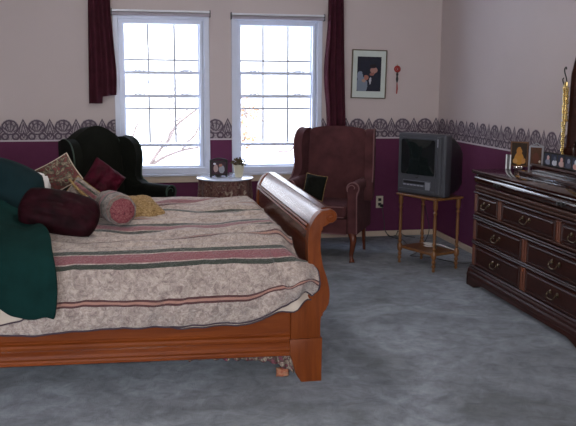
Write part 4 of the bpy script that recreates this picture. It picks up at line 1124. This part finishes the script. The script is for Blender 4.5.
for s in (-1, 1): box(bm, s * w - 0.006, s * w + 0.006, -0.008, 0.006, 0.0, 0.190)
box(bm, -w, w, -0.008, 0.006, 0.180, 0.190); box(bm, -w, w, -0.008, 0.006, 0.045, 0.056); box(bm, -w, w, -0.001, 0.004, 0.05, 0.185)
tube(bm, catmull([(-w, 0, 0.19), (-w * .4, 0, 0.20), (0, 0, 0.21), (w * .4, 0, 0.20), (w, 0, 0.19)], 4), 0.004, 6)
obj('frame', bm, 'pewter', f, bevel=0.001)
# slim silver frame edge-on
f = thing('photo_frame', 'slim white-edged folding frame standing edge-on at the left dresser end', 'photo frame', (2.725, 5.40, TT), rad(-27))
obj('leaf', bx(-0.020, -0.011, -0.045, 0.045, 0.0, 0.105), 'white', f, bevel=0.001)
obj('leaf', bx(0.009, 0.018, -0.045, 0.045, 0.0, 0.105), 'white', f, bevel=0.001)
obj('hinge', bx(-0.011, 0.009, -0.040, 0.046, 0.0, 0.103), 'blackmetal', f)
# row of small portraits on the jewel box
cols = [(0.25, 0.27, 0.34), (0.50, 0.52, 0.58), (0.55, 0.38, 0.36), (0.10, 0.11, 0.15), (0.58, 0.34, 0.30), (0.3, 0.3, 0.36)]
labs = ['dim grey miniature portrait, farthest left in the row below the mirror', 'miniature portrait with pale figure, second from left below the mirror', 'miniature portrait with pinkish face, third from left below the mirror', 'nearly black miniature portrait, fourth from left below the mirror', 'miniature portrait with rosy face at the right photo edge below mirror', None]
for k in range(5):
    f = thing('miniature_portrait', labs[k], 'photo frame', (2.745, 4.862 - k * 0.086, TT + 0.079), rad(-70), 'miniature portraits below the mirror')
    bm = B(); w = 0.034
    for s in (-1, 1): box(bm, s * w - 0.004, s * w + 0.004, -0.006, 0.006, 0, 0.092)
    box(bm, -w, w, -0.006, 0.006, 0.084, 0.092); box(bm, -w, w, -0.006, 0.006, 0, 0.008); box(bm, -w, w, 0.0, 0.005, 0.006, 0.086)
    obj('frame', bm, 'blackmetal', f, bevel=0.001)
    pic('photograph', w - 0.004, 0.076, -0.001, picture_mat('miniature_photo_%d' % k, (0.035, 0.04, 0.06), [(0.5, 0.25, .36, .26, cols[k]), (0.5, 0.62, .18, .20, tuple(x * 1.1 for x in cols[(k + 2) % 5]))]), f, 0.008)

# unseen ceiling lamp added to brighten the walls and carpet
cl = thing('fill_ceiling_light', 'round frosted lamp added unseen on the ceiling for fill', 'ceiling light', (0.35, 4.5, H))
obj('base', lathe(B(), [(0, -0.001), (0.16, -0.001), (0.16, -0.02), (0.14, -0.03), (0, -0.03)], 32), 'brass', cl)
mm, nt, b = newmat('lamp_glass', 0.4); b.inputs['Base Color'].default_value = (0.9, 0.85, 0.75, 1)
b.inputs['Emission Color'].default_value = (1.0, 0.93, 0.88, 1); b.inputs['Emission Strength'].default_value = 42.0
obj('lamp_shade', lathe(B(), [(0.15, -0.03), (0.14, -0.07), (0.10, -0.10), (0.05, -0.115), (0, -0.12)], 32), mm, cl)

# ------------------------------------------------------------------ light
wd = bpy.data.worlds.new('World'); S.world = wd; wd.use_nodes = True
nt = wd.node_tree; bg = nt.nodes['Background']
tc = nt.nodes.new('ShaderNodeTexCoord'); sp = nt.nodes.new('ShaderNodeSeparateXYZ'); lk(nt, tc.outputs['Generated'], sp.inputs[0])
col = ramp(nt, (Ex(nt, sp.outputs[2]) * 0.5 + 0.5).k, [(0.50, (0.26, 0.265, 0.28)), (0.58, (0.26, 0.265, 0.28)), (0.72, (0.82, 0.88, 1.0)), (0.95, (0.6, 0.74, 1.0))])
lk(nt, col, bg.inputs['Color']); lk(nt, ((Ex(nt, sp.outputs[1]) * -1.0).mx(0.0) * 23.0 + 8.0).k, bg.inputs['Strength'])   # sky brightened behind the camera to strengthen light through the added window
def portal(x0, x1, z0, z1, y, rot):
    L = bpy.data.lights.new('portal', 'AREA'); L.shape = 'RECTANGLE'; L.size = x1 - x0; L.size_y = z1 - z0
    L.cycles.is_portal = True
    o = bpy.data.objects.new('window_portal', L); COL.objects.link(o); o.location = ((x0 + x1) / 2, y, (z0 + z1) / 2); o.rotation_euler = rot
for a, b in W: portal(a + .08, b - .08, 0.72, 2.03, YB + 0.2, (rad(-90), 0, 0))
portal(FW[0], FW[1], FW[2], FW[3], YF - 0.2, (rad(90), 0, 0))
# the camera's own flash
L = bpy.data.lights.new('flash', 'AREA'); L.shape = 'RECTANGLE'; L.size = 0.06; L.size_y = 0.04; L.energy = 24; L.color = (1.0, 0.94, 0.86)
fo = bpy.data.objects.new('camera_flash', L); COL.objects.link(fo)

# ------------------------------------------------------------------ camera
F_, PI_, YAW, ROLL, HC = 783.473, 0.1648, 0.1927, 0.0052, 1.5
cy, sy, cp, sp_ = cos(YAW), sin(YAW), cos(PI_), sin(PI_)
fwd = Vector((sy * cp, cy * cp, -sp_)); right = Vector((cy, -sy, 0)); up = right.cross(fwd)
c, s = cos(ROLL), sin(ROLL); r2 = c * right + s * up; u2 = -s * right + c * up
cam = bpy.data.cameras.new('camera'); co = bpy.data.objects.new('camera', cam); COL.objects.link(co)
co.matrix_world = Matrix(((r2.x, u2.x, -fwd.x, 0), (r2.y, u2.y, -fwd.y, 0), (r2.z, u2.z, -fwd.z, HC), (0, 0, 0, 1)))
cam.sensor_width = 36.0; cam.lens = F_ * 36 / 576; cam.clip_start = 0.05; cam.clip_end = 200
S.camera = co
fo.location = Vector((0, 0, HC)) + u2 * 0.06 + r2 * 0.03 + fwd * 0.02; fo.rotation_euler = co.matrix_world.to_euler()
S.view_settings.view_transform = 'Standard'; S.view_settings.look = 'None'; S.view_settings.gamma = 1.0
S.view_settings.exposure = 0.36; S.view_settings.use_curve_mapping = False
